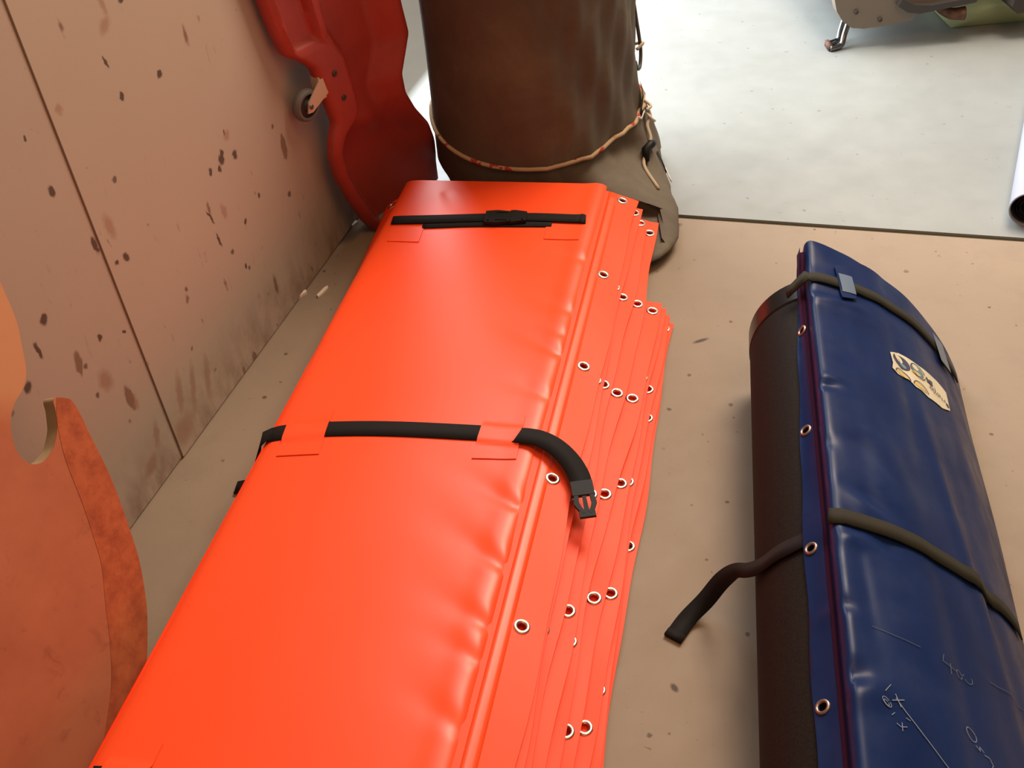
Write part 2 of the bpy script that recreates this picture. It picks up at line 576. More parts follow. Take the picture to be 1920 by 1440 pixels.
def ellipse(cx, cy, rx, ry, a=0, n=20, t0=0, t1=2 * PI):
    return [(cx + rx * math.cos(t) * math.cos(a) - ry * math.sin(t) * math.sin(a), cy + rx * math.cos(t) * math.sin(a) + ry * math.sin(t) * math.cos(a))
            for t in (t0 + (t1 - t0) * k / n for k in range(n + (0 if abs(t1 - t0 - 2 * PI) < 1e-6 else 1)))]


def punch(o, holes, r):
    """real holes through a thin sheet"""
    bm = bmesh.new()
    for (p, nrm) in holes:
        q = Vector((0, 0, 1)).rotation_difference(Vector(nrm))
        mt = Matrix.Translation(Vector(p)) @ q.to_matrix().to_4x4()
        bmesh.ops.create_cone(bm, cap_ends=True, segments=14, radius1=r, radius2=r, depth=0.02, matrix=mt)
    me = bpy.data.meshes.new('cutter')
    bm.to_mesh(me)
    bm.free()
    c = bpy.data.objects.new('cutter', me)
    COL.objects.link(c)
    par = o.parent
    o.parent = None
    md = o.modifiers.new('b', 'BOOLEAN')
    md.operation = 'DIFFERENCE'
    md.object = c
    md.solver = 'EXACT'
    bpy.context.view_layer.update()
    dg = bpy.context.evaluated_depsgraph_get()
    nm = bpy.data.meshes.new_from_object(o.evaluated_get(dg))
    o.modifiers.clear()
    o.data = nm
    o.parent = par
    bpy.data.objects.remove(c)
    for p in nm.polygons:
        p.use_smooth = True
    return sharp(o, 0.9)


# ------------------------------------------------------------------ floor
JA = Vector((0.429, 2.143, 0))
JD = Vector((0.9523, -0.3052, 0))
JN = Vector((0.3052, 0.9523, 0))
bm = bmesh.new()
box(bm, -4, 5, -2.5, 8, -0.14, -0.007)
floor = obj('floor', bm, 'joint_dirt', smooth=False, kind='structure', label='pale concrete floor slabs with a dirty joint between them', category='floor')


def slab(k0, k1, mat_):
    p = [JA + JD * -3.2 + JN * k0, JA + JD * 4.5 + JN * k0, JA + JD * 4.5 + JN * k1, JA + JD * -3.2 + JN * k1]
    bm = prism([(q.x, q.y) for q in p], -0.0068, 0.0)
    bevel(bm, 0.0022, 2)
    return obj('slab', bm, mat_, floor, smooth=False)


slab(-4.6, -0.0085, CONC_NEAR)
slab(0.0085, 4.8, CONC_FAR)

# ------------------------------------------------------------------ left wall
wm = Matrix(((WD.x, 0, WN.x, WP.x), (WD.y, 0, WN.y, WP.y), (0, 1, 0, 0), (0, 0, 0, 1)))   # local x along, y up, z into the room
wall = obj('wall_left', box(bmesh.new(), -3.2, 1.27, 0, 2.7, -0.14, -0.016), 'joint_dirt', smooth=False, kind='structure',
           label='wall of scuffed off-white painted sheets along the left side', category='wall')
wall.matrix_world = wm


def sheet(x0, x1, z1, mat_):
    bm = box(bmesh.new(), x0, x1, 0.004, 2.7, -0.014, z1)
    bevel(bm, 0.0015, 1)
    return obj('wall_sheet', bm, mat_, wall, smooth=False)


sheet(-1.20, -0.0007, -0.003, WALL_A)
sheet(0.0007, 1.20, 0.0, WALL_B)
sheet(-2.42, -1.2035, 0.0, WALL_B)
sheet(1.2035, 1.27, -0.003, WALL_A)

# ------------------------------------------------------------------ stack of orange covers
S_ANG = math.radians(15.25)
S_O = Vector((-0.2118, 2.1837, 0))
NL, TH = 9, 0.0143
FAR_E = [0.552, 0.560, 0.580, 0.604, 0.642, 0.648, 0.654, 0.659, 0.664]
NEAR_E = [0.552, 0.558, 0.570, 0.586, 0.600, 0.622, 0.640, 0.648, 0.656]
FAR_Y = [0.026, 0.010, -0.014, 0.002, -0.284, -0.292, -0.300, -0.296, -0.306]
NEAR_Y = -1.78


EYELETS = {2: [(0.563, -0.033), (0.558, -0.317), (0.557, -0.594), (0.556, -0.871), (0.543, -1.155), (0.54, -1.44)],
           3: [(0.588, -0.045), (0.590, -0.317), (0.585, -0.600), (0.583, -0.860), (0.580, -1.103), (0.575, -1.40)],
           4: [(0.620, -0.316), (0.611, -0.593), (0.600, -0.846), (0.585, -1.150), (0.580, -1.42)],
           5: [(0.625, -0.520), (0.622, -0.804), (0.609, -1.055), (0.600, -1.289)],
           6: [(0.640, -0.540), (0.637, -0.791), (0.630, -1.034), (0.623, -1.271)]}


def edge_x(i, y):
    t = min(1, max(0, -y / 1.45))
    return FAR_E[i] + (NEAR_E[i] - FAR_E[i]) * smoothstep(0.15, 0.8, t) + 0.0035 * math.sin(y * 9 + i * 1.9) + 0.0015 * math.sin(y * 23 + i)


def flange_z(i, x, y):
    zb = TH * (NL - 1 - i) + 0.002
    zm, zf = zb + TH * 0.42, 0.0026 * (NL - 1 - i) + 0.002
    k = math.exp(-max(0, x - 0.48) / 0.26)
    amp = 0.0016 * min(1, max(0, (x - 0.49) / 0.08))
    return zf + (zm - zf) * k + amp * (0.9 + math.sin(y * 17 + i * 2.4 + x * 30))


CREASES = [  # start at the welded ridge, direction to upper left, length, depth
    (0.474, -0.445, -0.097, 0.062, 0.16, 0.0042), (0.472, -0.578, -0.090, 0.070, 0.26, 0.0065), (0.470, -0.520, -0.10, 0.06, 0.20, 0.0035), (0.472, -0.700, -0.10, 0.05, 0.18, 0.0040),
    (0.470, -0.963, -0.09, 0.052, 0.24, 0.0065), (0.476, -1.087, -0.104, 0.065, 0.26, 0.0075), (0.476, -1.195, -0.086, 0.040, 0.19, 0.0065), (0.472, -1.252, -0.08, 0.030, 0.13, 0.0050),
    (0.474, -0.265, -0.10, 0.035, 0.13, 0.0035), (0.476, -1.36, -0.09, 0.05, 0.16, 0.005), (0.11, -0.02, 0.06, -0.10, 0.14, 0.003)]


def top_z(x, y):
    z = NL * TH + 0.0005
    # pillow edges
    l_, r_ = max(0.0, x), max(0.0, 0.479 - x)
    z -= 0.0085 * math.exp(-l_ / 0.010) + 0.0085 * math.exp(-r_ / 0.007)
    z += 0.0022 * math.exp(-((x - 0.455) / 0.02) ** 2)
    # slow sag
    z += 0.0022 * math.sin(y * 5.1 + x * 3.0 + 0.4) * math.sin(PI * min(1, max(0, x / 0.48))) + 0.0012 * math.sin(y * 11 - x * 9)
    z -= 0.004 * smoothstep(0.2, 0.0, x) * smoothstep(-0.5, -0.9, y)
    for (x0, y0, dx, dy, ln, dp) in CREASES:
        L_ = math.hypot(dx, dy)
        ux, uy = dx / L_, dy / L_
        s = (x - x0) * ux + (y - y0) * uy
        t = -(x - x0) * uy + (y - y0) * ux
        if -0.012 < s < ln:
            w_ = 0.011 + 0.16 * max(0, s)
            fade = (1 - max(0, s) / ln) ** 1.6 * (1 - smoothstep(0.004, -0.012, s))
            z -= 0.6 * dp * fade * (math.exp(-(t / w_) ** 2) - 0.4 * math.exp(-((t + 1.7 * w_) / (1.2 * w_)) ** 2))
    return z


def body_far(i, x):
    return FAR_Y[i] + 0.002 + 0.016 * x / 0.48


def cover(i, label):
    t = thing('folded_cover', label, 'cover', S_O, -S_ANG, 'stacked orange covers')
    zb = TH * (NL - 1 - i) + 0.002
    fine = i == 0
    nu, nv = (96, 340) if fine else (12, 48)
    x0b, x1b = 0.0, 0.478

    def yy(j, x):
        f_ = body_far(i, x)
        return f_ + (NEAR_Y - f_) * j / nv

    def ft(a, j):
        x = x0b + (x1b - x0b) * (0.5 - 0.5 * math.cos(PI * a / nu)) if fine else x0b + (x1b - x0b) * a / nu
        y = yy(j, x)
        if fine:
            return (x, y, top_z(x, y))
        e_ = 0.004 if a in (0, nu) else 0.0
        dx = 0.003 * math.sin(y * 4 + i * 2)
        return (x + dx, y, zb + TH - 0.0008 - e_)

    def fb(a, j):
        x = x0b + (x1b - x0b) * (0.5 - 0.5 * math.cos(PI * a / nu)) if fine else x0b + (x1b - x0b) * a / nu
        y = yy(j, x)
        e_ = 0.003 if a in (0, nu) else 0.0
        dx = 0 if fine else 0.003 * math.sin(y * 4 + i * 2)
        return (x + dx, y, zb + e_)
    sharp(obj('body', grid_solid(nu, nv, ft, fb), ORANGE, t), 0.7)
    # eyelet flange
    fu, fv = 10, (150 if i < 5 else 100)
    f0 = FAR_Y[i]

    def fx(a, y):
        return 0.474 + (edge_x(i, y) - 0.474) * a / fu

    def gt(a, j):
        y = f0 + (NEAR_Y - f0) * j / fv
        x = fx(a, y)
        z = flange_z(i, x, y)
        if a == 1:
            z -= 0.0012
        return (x, y, z + 0.0018)

    def gb(a, j):
        p = gt(a, j)
        return (p[0], p[1], p[2] - 0.0018)
    fl = obj('eyelet_flange', grid_solid(fu, fv, gt, gb), ORANGE2, t)
    holes = []
    spots = EYELETS.get(i) or [(9, f0 - 0.022 - 0.295 * k) for k in range(6) if f0 - 0.022 - 0.295 * k > -1.62]
    for x, y in spots:
        x = min(x, edge_x(i, y) - (0.034 if i == 0 else 0.017))
        e = 0.004
        nz_ = Vector((-(flange_z(i, x + e, y) - flange_z(i, x - e, y)) / (2 * e), -(flange_z(i, x, y + e) - flange_z(i, x, y - e)) / (2 * e), 1)).normalized()
        holes.append((Vector((x, y, flange_z(i, x, y) + 0.0018)), nz_))
    punch(fl, holes, 0.0066)
    for p, nz_ in holes:
        ring(t, p, nz_, EYELET)
    # hem weld line: a doubled strip along the flange edge
    hu, hv = 3, 70

    def ht(a, j):
        y = f0 - 0.001 + (NEAR_Y - f0) * j / hv
        e_ = edge_x(i, y)
        x = 0.486 + (0.507 - 0.486) * a / hu
        return (x, y, flange_z(i, x, y) + 0.0018 + (0.0012 if 0 < a < hu else 0.0004))

    def hb(a, j):
        p = ht(a, j)
        return (p[0], p[1], p[2] - 0.002)
    if i == 0:
        obj('weld_seam', grid_solid(hu, hv, ht, hb), ORANGE, t)
    return t


EYELET = None


def eyelet_mesh(mat_, name, ro=0.0128, ri=0.0066):
    prof = []
    rm, rr = (ro + ri) / 2, (ro - ri) / 2
    for k in range(9):
        a = PI * k / 8
        prof.append((rm + rr * math.cos(a), 0.0002 + 0.0026 * math.sin(a)))
    prof += [(ri, -0.0022), (ro, -0.0004)]
    bm = lathe(prof, 22, closed=True)
    bmesh.ops.recalc_face_normals(bm, faces=bm.faces[:])
    me = bpy.data.meshes.new(name)
    bm.to_mesh(me)
    bm.free()
    me.materials.append(M(mat_))
    for p in me.polygons:
        p.use_smooth = True
    return me


EYELET = eyelet_mesh('eyelet_steel', 'eyelet')
EYELET_DULL = eyelet_mesh('eyelet_dull', 'eyelet_worn', 0.0102, 0.0056)


def ring(parent, p, nrm, me, name='eyelet'):
    o = bpy.data.objects.new(name, me)
    COL.objects.link(o)
    o.parent = parent
    o.location = p
    o.rotation_euler = Vector((0, 0, 1)).rotation_difference(Vector(nrm)).to_euler()
    return o


LAB = ['glossy orange vinyl cover on top of the stack, with black straps',
       'orange vinyl cover second from the top, its eyelet flange just showing',
       'orange vinyl cover third from the top of the stack',
       'orange vinyl cover fourth from the top, last long one before the step',
       'orange vinyl cover fifth from the top, corner eyelet at the step',
       'orange vinyl cover sixth from the top of the stack',
       'orange vinyl cover third from the bottom of the stack',
       'orange vinyl cover second from the bottom of the stack',
       'orange vinyl cover at the bottom of the stack, lying on concrete']
covers = [cover(i, LAB[i]) for i in range(NL)]
top = covers[0]

# left-hand corner tab with eyelet of the third cover, showing beside the far left corner
c3 = covers[2]
zc = TH * (NL - 3) + 0.002 + TH * 0.5


def tabt(a, j):
    u, v_ = a / 8, j / 40
    y = 0.004 - 0.62 * v_
    x = -0.005 - (0.045 * (1 - v_) ** 0.8 + 0.002) * u
    return (x, y, zc - 0.030 * u * (0.4 + 0.6 * u) + 0.001 + 0.0015 * math.sin(y * 20))


tab = obj('corner_flange', grid_solid(8, 40, tabt, lambda a, j: (tabt(a, j)[0], tabt(a, j)[1], tabt(a, j)[2] - 0.0018)), ORANGE2, c3)
pt = Vector((-0.028, -0.016, zc - 0.0115))
nt_ = Vector((-0.45, 0, 1)).normalized()
punch(tab, [(pt, nt_)], 0.0066)
ring(c3, pt, nt_, EYELET)

# straps of the top cover -------------------------------------------------
UP = Vector((0, 0, 1))


def on_top(pts, lift=0.0006):
    return [Vector((x, y, top_z(x, y) + lift)) for x, y in pts]


def lerp_pts(p, n):
    return [v_.to_2d() for v_ in catmull([(a[0], a[1], 0) for a in p], n)]


def patch(poly, parent=top, off=0.0004, name='strap_loop', hump=None):
    zf = top_z
    if hump:
        y0, hw = hump
        zf = lambda x, y: top_z(x, y) + 0.0045 * smoothstep(1.25, 0.75, abs(y - y0(x)) / hw)
    return sharp(obj(name, drape(poly, zf, off, 0.0016, 4), ORANGE, parent), 0.8)


# far strap, doubled, with side-release buckle
s = obj('strap', ribbon(on_top(lerp_pts([(0.020, -0.153), (0.12, -0.142), (0.243, -0.128), (0.34, -0.120), (0.443, -0.117)], 8), 0.003), UP, 0.031, 0.0022), WEB, top)
tip = [Vector((0.440, -0.117, top_z(0.44, -0.117) + 0.0032)), Vector((0.4485, -0.117, top_z(0.448, -0.117) + 0.0024)), Vector((0.4525, -0.1165, top_z(0.452, -0.117) - 0.0005))]
obj('strap_end', ribbon(tip, UP, 0.034, 0.0022), WEB, top)
obj('strap', ribbon(on_top(lerp_pts([(0.095, -0.166), (0.20, -0.153), (0.30, -0.146), (0.382, -0.139)], 8), 0.0007), UP, 0.026, 0.002), WEB, top)


def buckle(parent, c, ang, lift):
    mt = Matrix.Translation(c) @ Matrix.Rotation(ang, 4, 'Z')
    body = []
    p = [(-0.036, -0.022), (-0.010, -0.026), (0.018, -0.021), (0.024, -0.024), (0.040, -0.020), (0.056, -0.018), (0.056, 0.018), (0.040, 0.022), (0.026, 0.025), (0.018, 0.020), (-0.010, 0.025), (-0.036, 0.022)]
    bm = prism(p, 0.0, 0.009, mt)
    bevel(bm, 0.0022, 2)
    b_ = sharp(obj('buckle', bm, 'black_plastic', parent), 0.7)
    bm = bmesh.new()
    box(bm, 0.020, 0.023, -0.021, 0.021, 0.0085, 0.011, mt)
    box(bm, -0.030, -0.026, -0.019, 0.019, 0.0085, 0.0115, mt)
    box(bm, 0.047, 0.051, -0.016, 0.016, 0.0085, 0.0115, mt)
    box(bm, -0.012, 0.014, -0.017, -0.013, 0.0085, 0.0105, mt)
    box(bm, -0.012, 0.014, 0.013, 0.017, 0.0085, 0.0105, mt)
    obj('buckle_rib', bm, 'black_plastic', b_, smooth=False)
    return b_


buckle(top, Vector((0.268, -0.133, top_z(0.268, -0.133) + 0.003)), 0.10, 0)
patch([(0.371, -0.150), (0.447, -0.142), (0.450, -0.196), (0.375, -0.199)])
patch([(0.026, -0.181), (0.100, -0.173), (0.104, -0.233), (0.033, -0.235)])

# middle strap through two loops, tail with buckle hanging over the eyelet flange
mid = lerp_pts([(0.002, -0.852), (0.04, -0.843), (0.097, -0.832), (0.234, -0.816), (0.370, -0.807), (0.430, -0.806)], 8)
pts = on_top(mid, 0.0008)
left = [Vector((-0.030, -0.935, 0.012)), Vector((-0.022, -0.905, 0.045)), Vector((-0.017, -0.882, 0.085)), Vector((-0.010, -0.866, 0.114)), Vector((-0.004, -0.857, 0.1235))]
lu = [Vector((-1, 0, 0.25)), Vector((-1, 0, 0.3)), Vector((-1, 0, 0.45)), Vector((-1, 0, 0.9)), Vector((-0.5, 0, 1))]
tail = [(0.441, -0.810, 0.1365), (0.478, -0.814, 0.1375), (0.510, -0.828, 0.1345), (0.537, -0.850, 0.128), (0.556, -0.876, 0.122), (0.564, -0.897, 0.119)]
tl = catmull(tail, 6)
allp = left + pts[1:] + tl[1:]
allu = lu + [UP] * (len(pts) - 1 + len(tl) - 1)
obj('strap', ribbon(allp, allu, 0.036, 0.0022), WEB, top)
y_mid = lambda x: interp(x, [0, 0.097, 0.234, 0.37, 0.45], [-0.852, -0.832, -0.816, -0.807, -0.808])
patch([(0.024, -0.795), (0.099, -0.779), (0.111, -0.893), (0.037, -0.905)], hump=(y_mid, 0.022), off=0.0006)
patch([(0.374, -0.764), (0.444, -0.756), (0.449, -0.861), (0.374, -0.868)], hump=(y_mid, 0.022), off=0.0006)
# male half of the buckle at the tail
mt = Matrix.Translation((0.566, -0.902, 0.1185)) @ Matrix.Rotation(math.radians(-72), 4, 'Z') @ Matrix.Rotation(math.radians(8), 4, 'Y')
bm = prism([(-0.012, -0.018), (0.016, -0.018), (0.016, 0.018), (-0.012, 0.018)], 0, 0.007, mt)
bevel(bm, 0.0018, 2)
bk = sharp(obj('buckle_tongue', bm, 'black_plastic', top), 0.7)
for sgn in (-1, 1):
    bm = prism([(0.014, sgn * 0.009), (0.014, sgn * 0.016), (0.032, sgn * 0.0185), (0.044, sgn * 0.013), (0.052, sgn * 0.006), (0.049, sgn * 0.0015), (0.040, sgn * 0.007), (0.030, sgn * 0.010)], 0.0005, 0.0065, mt)
    bevel(bm, 0.001, 1)
    obj('prong', bm, 'black_plastic', bk, smooth=False)
bm = prism([(0.014, -0.003), (0.014, 0.003), (0.056, 0.004), (0.056, -0.004)], 0.0015, 0.0055, mt)
obj('prong', bm, 'black_plastic', bk, smooth=False)
bm = box(bmesh.new(), 0.046, 0.058, -0.013, 0.013, 0.0005, 0.0062, mt)
bevel(bm, 0.001, 1)
obj('prong_tip', bm, 'black_plastic', bk, smooth=False)

# near strap, only its far edge in view
obj('strap', ribbon(on_top(lerp_pts([(0.012, -1.505), (0.10, -1.500), (0.24, -1.490), (0.40, -1.485)], 8), 0.002), UP, 0.036, 0.0022), WEB, top)
patch([(0.027, -1.449), (0.089, -1.443), (0.090, -1.545), (0.022, -1.552)], hump=(lambda x: -1.502 + 0.03 * x, 0.022), off=0.0006)
# loose strap end hanging from a lower cover on the wall side
obj('strap_end', ribbon([Vector((0.02, -0.86, 0.030)), Vector((-0.02, -0.868, 0.024)), Vector((-0.05, -0.873, 0.012)), Vector((-0.082, -0.878, 0.004))], UP, 0.030, 0.0022), WEB, covers[6])

# ------------------------------------------------------------------ black rubber roll and blue cover
B_ANG = math.radians(12.5)


B_O = Vector((0, 0, 0))
C0 = Vector((0.243, 0, 0.130))
RT = 0.130
Y_FAR, Y_NEAR = 1.575, 0.20


def frame_thing(name, label, cat, x, y):
    """Empty standing at (x, y) of the roll frame; children keep roll-frame coordinates through their own matrices"""
    c, s_ = math.cos(B_ANG), math.sin(B_ANG)
    t = thing(name, label, cat, (x * c + y * s_, -x * s_ + y * c, 0), -B_ANG)
    return t


def sub(o, t, x, y):
    """shift mesh authored in roll-frame coordinates to the Empty's origin"""
    o.data.transform(Matrix.Translation((-x, -y, 0)))
    return o


RX, RY = 0.243, 0.9
roll_t = frame_thing('rubber_roll', 'thick matt black rubber roll lying half under the blue cover', 'roll', RX, RY)


# lathe z -> +y : rotate so that local z becomes y
def cyl_tube(cx, cz, ro, ri, y0, y1, seg=72, e=0.003):
    bm = lathe([(ro - e, y0), (ro, y0 + e), (ro, y1 - e), (ro - e, y1), (ri, y1), (ri, y0)], seg, closed=True)
    for v_ in bm.verts:
        x, y, z = v_.co
        v_.co = (cx + x, z, cz + y)
    return bm


sub(sharp(obj('rubber_sheet', cyl_tube(C0.x, C0.z, RT, 0.03, Y_NEAR, Y_FAR - 0.055), BLACK, roll_t), 0.6), roll_t, RX, RY)
sub(sharp(obj('end_band', cyl_tube(C0.x, C0.z, RT + 0.0012, 0.10, Y_FAR - 0.055, Y_FAR), 'black_gloss_band', roll_t), 0.6), roll_t, RX, RY)

# profile of the blue sheet (cross, height)
BP = [(0.1965, 0.2625), (0.1980, 0.2800), (0.2060, 0.2885), (0.222, 0.2855), (0.250, 0.2755), (0.286, 0.2600), (0.340, 0.2230), (0.390, 0.1830), (0.440, 0.1240), (0.474, 0.0760), (0.498, 0.0330), (0.512, 0.0040)]
BC = [(p.x, p.y) for p in catmull([(a, b_, 0) for a, b_ in BP], 7)]
B_FAR, B_NEAR = 1.628, 0.18


def b_norm(k):
    a, b_ = BC[max(0, k - 1)], BC[min(len(BC) - 1, k + 1)]
    d = Vector((b_[0] - a[0], b_[1] - a[1]))
    d.normalize()
    return Vector((-d.y, d.x))


def b_disp(x, y):
    h = 0.0
    for (cx, cy, rx, ry, a, dp) in [
        (0.213, 1.250, 0.018, 0.012, 0.2, -0.006), (0.216, 1.262, 0.020, 0.010, 0.2, 0.004), (0.208, 0.735, 0.022, 0.014, 0.4, -0.007), (0.225, 0.715, 0.03, 0.02, 0.5, 0.004),
        (0.26, 1.03, 0.035, 0.012, -0.6, -0.004), (0.245, 1.01, 0.03, 0.012, -0.6, 0.004), (0.275, 0.955, 0.02, 0.014, 0, -0.004), (0.225, 0.945, 0.02, 0.012, 0.3, 0.005),
        (0.24, 1.475, 0.05, 0.010, 0.15, 0.004), (0.23, 1.50, 0.05, 0.010, 0.15, -0.003), (0.30, 1.09, 0.03, 0.10, 0.15, 0.005), (0.40, 1.00, 0.012, 0.30, 0.10, 0.005), (0.43, 0.95, 0.012, 0.30, 0.10, -0.004),
        (0.205, 0.835, 0.016, 0.010, 0, -0.004), (0.203, 1.12, 0.012, 0.012, 0, -0.003), (0.45, 1.25, 0.015, 0.20, 0.08, 0.004), (0.235, 0.86, 0.010, 0.10, 0.05, -0.003), (0.32, 1.35, 0.05, 0.05, 0, -0.002)]:
        u = ((x - cx) * math.cos(a) + (y - cy) * math.sin(a)) / rx
        v_ = (-(x - cx) * math.sin(a) + (y - cy) * math.cos(a)) / ry
        q = u * u + v_ * v_
        if q < 9:
            h += dp * math.exp(-q)
    edge = smoothstep(0.197, 0.207, x)
    return h * edge + 0.0012 * math.sin(y * 13 + x * 21) * edge


def b_point(k, y, off=0.0):
    x, z = BC[k]
    n = b_norm(k)
    h = b_disp(x, y) + off
    # the sheet narrows a little and sinks towards the near end
    lift = 0.010 * smoothstep(1.56, 1.63, y) * smoothstep(0.30, 0.2, x)
    q = Vector((x + n.x * h, y, max(0.002, z + n.y * h + lift)))
    d_ = Vector((q.x - C0.x, 0, q.z - C0.z))
    lim = RT + 0.0050 + min(0.0, off)
    if d_.length < lim:
        q += d_.normalized() * (lim - d_.length)
    return q


def b_surf(x, y):
    for k in range(1, len(BC)):
        if x <= BC[k][0]:
            t = (x - BC[k - 1][0]) / max(1e-6, BC[k][0] - BC[k - 1][0])
            z = BC[k - 1][1] + t * (BC[k][1] - BC[k - 1][1])
            n = b_norm(k)
            z += b_disp(x, y) / max(0.35, n.y)
            dx = abs(x - C0.x)
            return max(z, C0.z + math.sqrt((RT + 0.005) ** 2 - dx * dx)) if dx < RT else z
    return 0.004


def b_normal(x):
    k = min(range(len(BC)), key=lambda q: abs(BC[q][0] - x))
    n = b_norm(k)
    return Vector((n.x, 0, n.y))


BX, BY = 0.36, 0.9
blue = frame_thing('vinyl_cover', 'creased dark blue vinyl cover draped over the black roll', 'cover', BX, BY)
nu, nv = len(BC) - 1, 220
bm = grid_solid(nu, nv, lambda a, j: b_point(a, B_FAR + (B_NEAR - B_FAR) * j / nv), lambda a, j: b_point(a, B_FAR + (B_NEAR - B_FAR) * j / nv, -0.0028))
sub(sharp(obj('sheet', bm, BLUE, blue), 0.9), blue, BX, BY)

# hem strip with eyelets lying on the roll
HEM_X = ([0.15, 0.743, 0.87, 1.017, 1.133, 1.316, 1.518, 1.60, 1.64], [0.163, 0.166, 0.167, 0.168, 0.172, 0.177, 0.1845, 0.187, 0.186])


def hem_p(u, y):
    x0 = interp(y, *HEM_X) + 0.0012 * math.sin(y * 31)
    x1 = 0.1900
    x = x0 + (x1 - x0) * u
    base = C0.z + math.sqrt(max(0.0, (RT + 0.0035) ** 2 - (x - C0.x) ** 2))
    z = base + 0.008 * u * u + 0.002 * math.sin(y * 26) * u * (1 - u) + 0.0035 * math.exp(-((y - 0.835) / 0.012) ** 2) * u + 0.0035 * math.exp(-((y - 0.98) / 0.022) ** 2)
    far = smoothstep(1.53, 1.63, y)
    z += far * (0.026 * u + 0.018 * (1 - u))
    return Vector((x, y, z))


hu, hv = 8, 200
hy = lambda j: B_FAR - 0.006 + (B_NEAR - B_FAR) * j / hv
hem = obj('hem_strip', grid_solid(hu, hv, lambda a, j: hem_p(a / hu, hy(j)) + Vector((0, 0, 0.0024)), lambda a, j: hem_p(a / hu, hy(j))), BLUE, None)
holes = []
for yv, xv in ((1.418, 0.187), (1.180, 0.1815), (0.952, 0.1765), (0.712, 0.1755), (0.47, 0.176)):
    x0 = interp(yv, *HEM_X)
    u = (xv - x0) / (0.1900 - x0)
    p = hem_p(u, yv) + Vector((0, 0, 0.0024))
    q = hem_p(min(1, u + 0.1), yv) - hem_p(max(0, u - 0.1), yv)
    nn = Vector((-q.z, 0, q.x)).normalized()
    holes.append((p, nn))
punch(hem, holes, 0.0056)
hem.parent = blue
sub(hem, blue, BX, BY)
for p, nn in holes:
    ring(blue, p - Vector((BX, BY, 0)), nn, EYELET_DULL)

# dark maroon strip painting the shade in the groove between hem and sheet
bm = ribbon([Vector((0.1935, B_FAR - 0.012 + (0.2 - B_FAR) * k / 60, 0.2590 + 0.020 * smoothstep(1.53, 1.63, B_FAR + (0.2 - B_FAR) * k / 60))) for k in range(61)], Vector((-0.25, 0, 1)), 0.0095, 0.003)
sub(obj('groove_shade', bm, 'groove_shade_maroon', blue), blue, BX, BY)


def b_strap(pts, mat_, name='strap', width=0.026, lead=None, trail=None):
    P, N = [], []
    for x, y in pts:
        P.append(Vector((x, y, b_surf(x, y))) + b_normal(x) * 0.0022)
        N.append(b_normal(x))
    if lead:
        P = [Vector(a) for a, _ in lead] + P
        N = [Vector(b_) for _, b_ in lead] + N
    if trail:
        P += [Vector(a) for a, _ in trail]
        N += [Vector(b_) for _, b_ in trail]
    return sub(obj(name, ribbon(P, N, width, 0.0022), mat_, blue), blue, BX, BY)


xs = [0.203 + 0.012 * k for k in range(25)]
b_strap([(x, interp(x, [0.2, 0.28, 0.38, 0.5], [1.528, 1.530, 1.545, 1.568])) for x in xs], 'olive_webbing',
        lead=[((0.166, 1.520, 0.2570), (-0.6, 0, 1)), ((0.176, 1.522, 0.2690), (-0.5, 0, 1)), ((0.188, 1.525, 0.2840), (-0.4, 0, 1)), ((0.196, 1.527, 0.2925), (-0.2, 0, 1))], trail=None)
b_strap([(x, interp(x, [0.2, 0.34, 0.41, 0.5], [0.978, 0.976, 0.978, 1.0])) for x in xs], 'olive_webbing',
        lead=[((0.1955, 0.979, 0.2850), (-0.6, 0, 0.8))])


def b_patch(poly, mat_, name, off, thick=0.0012, cuts=3, parent=blue):
    return sub(sharp(obj(name, drape(poly, b_surf, off, thick, cuts), mat_, parent), 0.9), blue, BX, BY)


# strap loops
b_patch([(0.247, 1.576), (0.272, 1.588), (0.280, 1.496), (0.254, 1.484)], BLUE, 'strap_loop', 0.0045, 0.0014)
b_patch([(0.252, 1.553), (0.276, 1.555), (0.280, 1.508), (0.256, 1.506)], 'blue_pvc_loop', 'strap_loop', 0.0062, 0.0014)
b_patch([(0.438, 1.585), (0.462, 1.592), (0.470, 1.525), (0.446, 1.518)], 'blue_pvc_loop', 'strap_loop', 0.010, 0.0014)

# loose strap tail over the roll down to the floor
tailp = [(0.186, 0.980, 0.2482), (0.160, 0.974, 0.2316), (0.137, 0.975, 0.2075), (0.1165, 0.980, 0.172), (0.1005, 0.992, 0.146), (0.086, 1.012, 0.118), (0.068, 1.030, 0.070), (0.046, 1.024, 0.028), (0.020, 1.003, 0.006), (0.0, 0.968, 0.003)]
tp = catmull(tailp, 6)
ups = []
for k in range(len(tp)):
    t = k / (len(tp) - 1)
    ups.append(Vector((-0.75, 0.1, 0.5)).lerp(Vector((-0.5, -0.62, 0.75)), smoothstep(0.4, 0.62, t)).lerp(Vector((0.0, 0.0, 1)), smoothstep(0.72, 0.92, t)))
wd = [0.029 - 0.007 * math.exp(-((k / (len(tp) - 1) - 0.5) / 0.10) ** 2) for k in range(len(tp))]
st = sub(obj('loose_strap', ribbon(tp, ups, wd, 0.0024), WEB, blue), blue, BX, BY)
mt = Matrix.Translation(tp[-1]) @ Matrix.Rotation(math.atan2(tp[-1].y - tp[-3].y, tp[-1].x - tp[-3].x), 4, 'Z')
bm = box(bmesh.new(), -0.010, 0.004, -0.0145, 0.0145, -0.001, 0.0048, mt)
bevel(bm, 0.001, 1)
sub(obj('strap_hem', bm, WEB, st), blue, BX, BY)

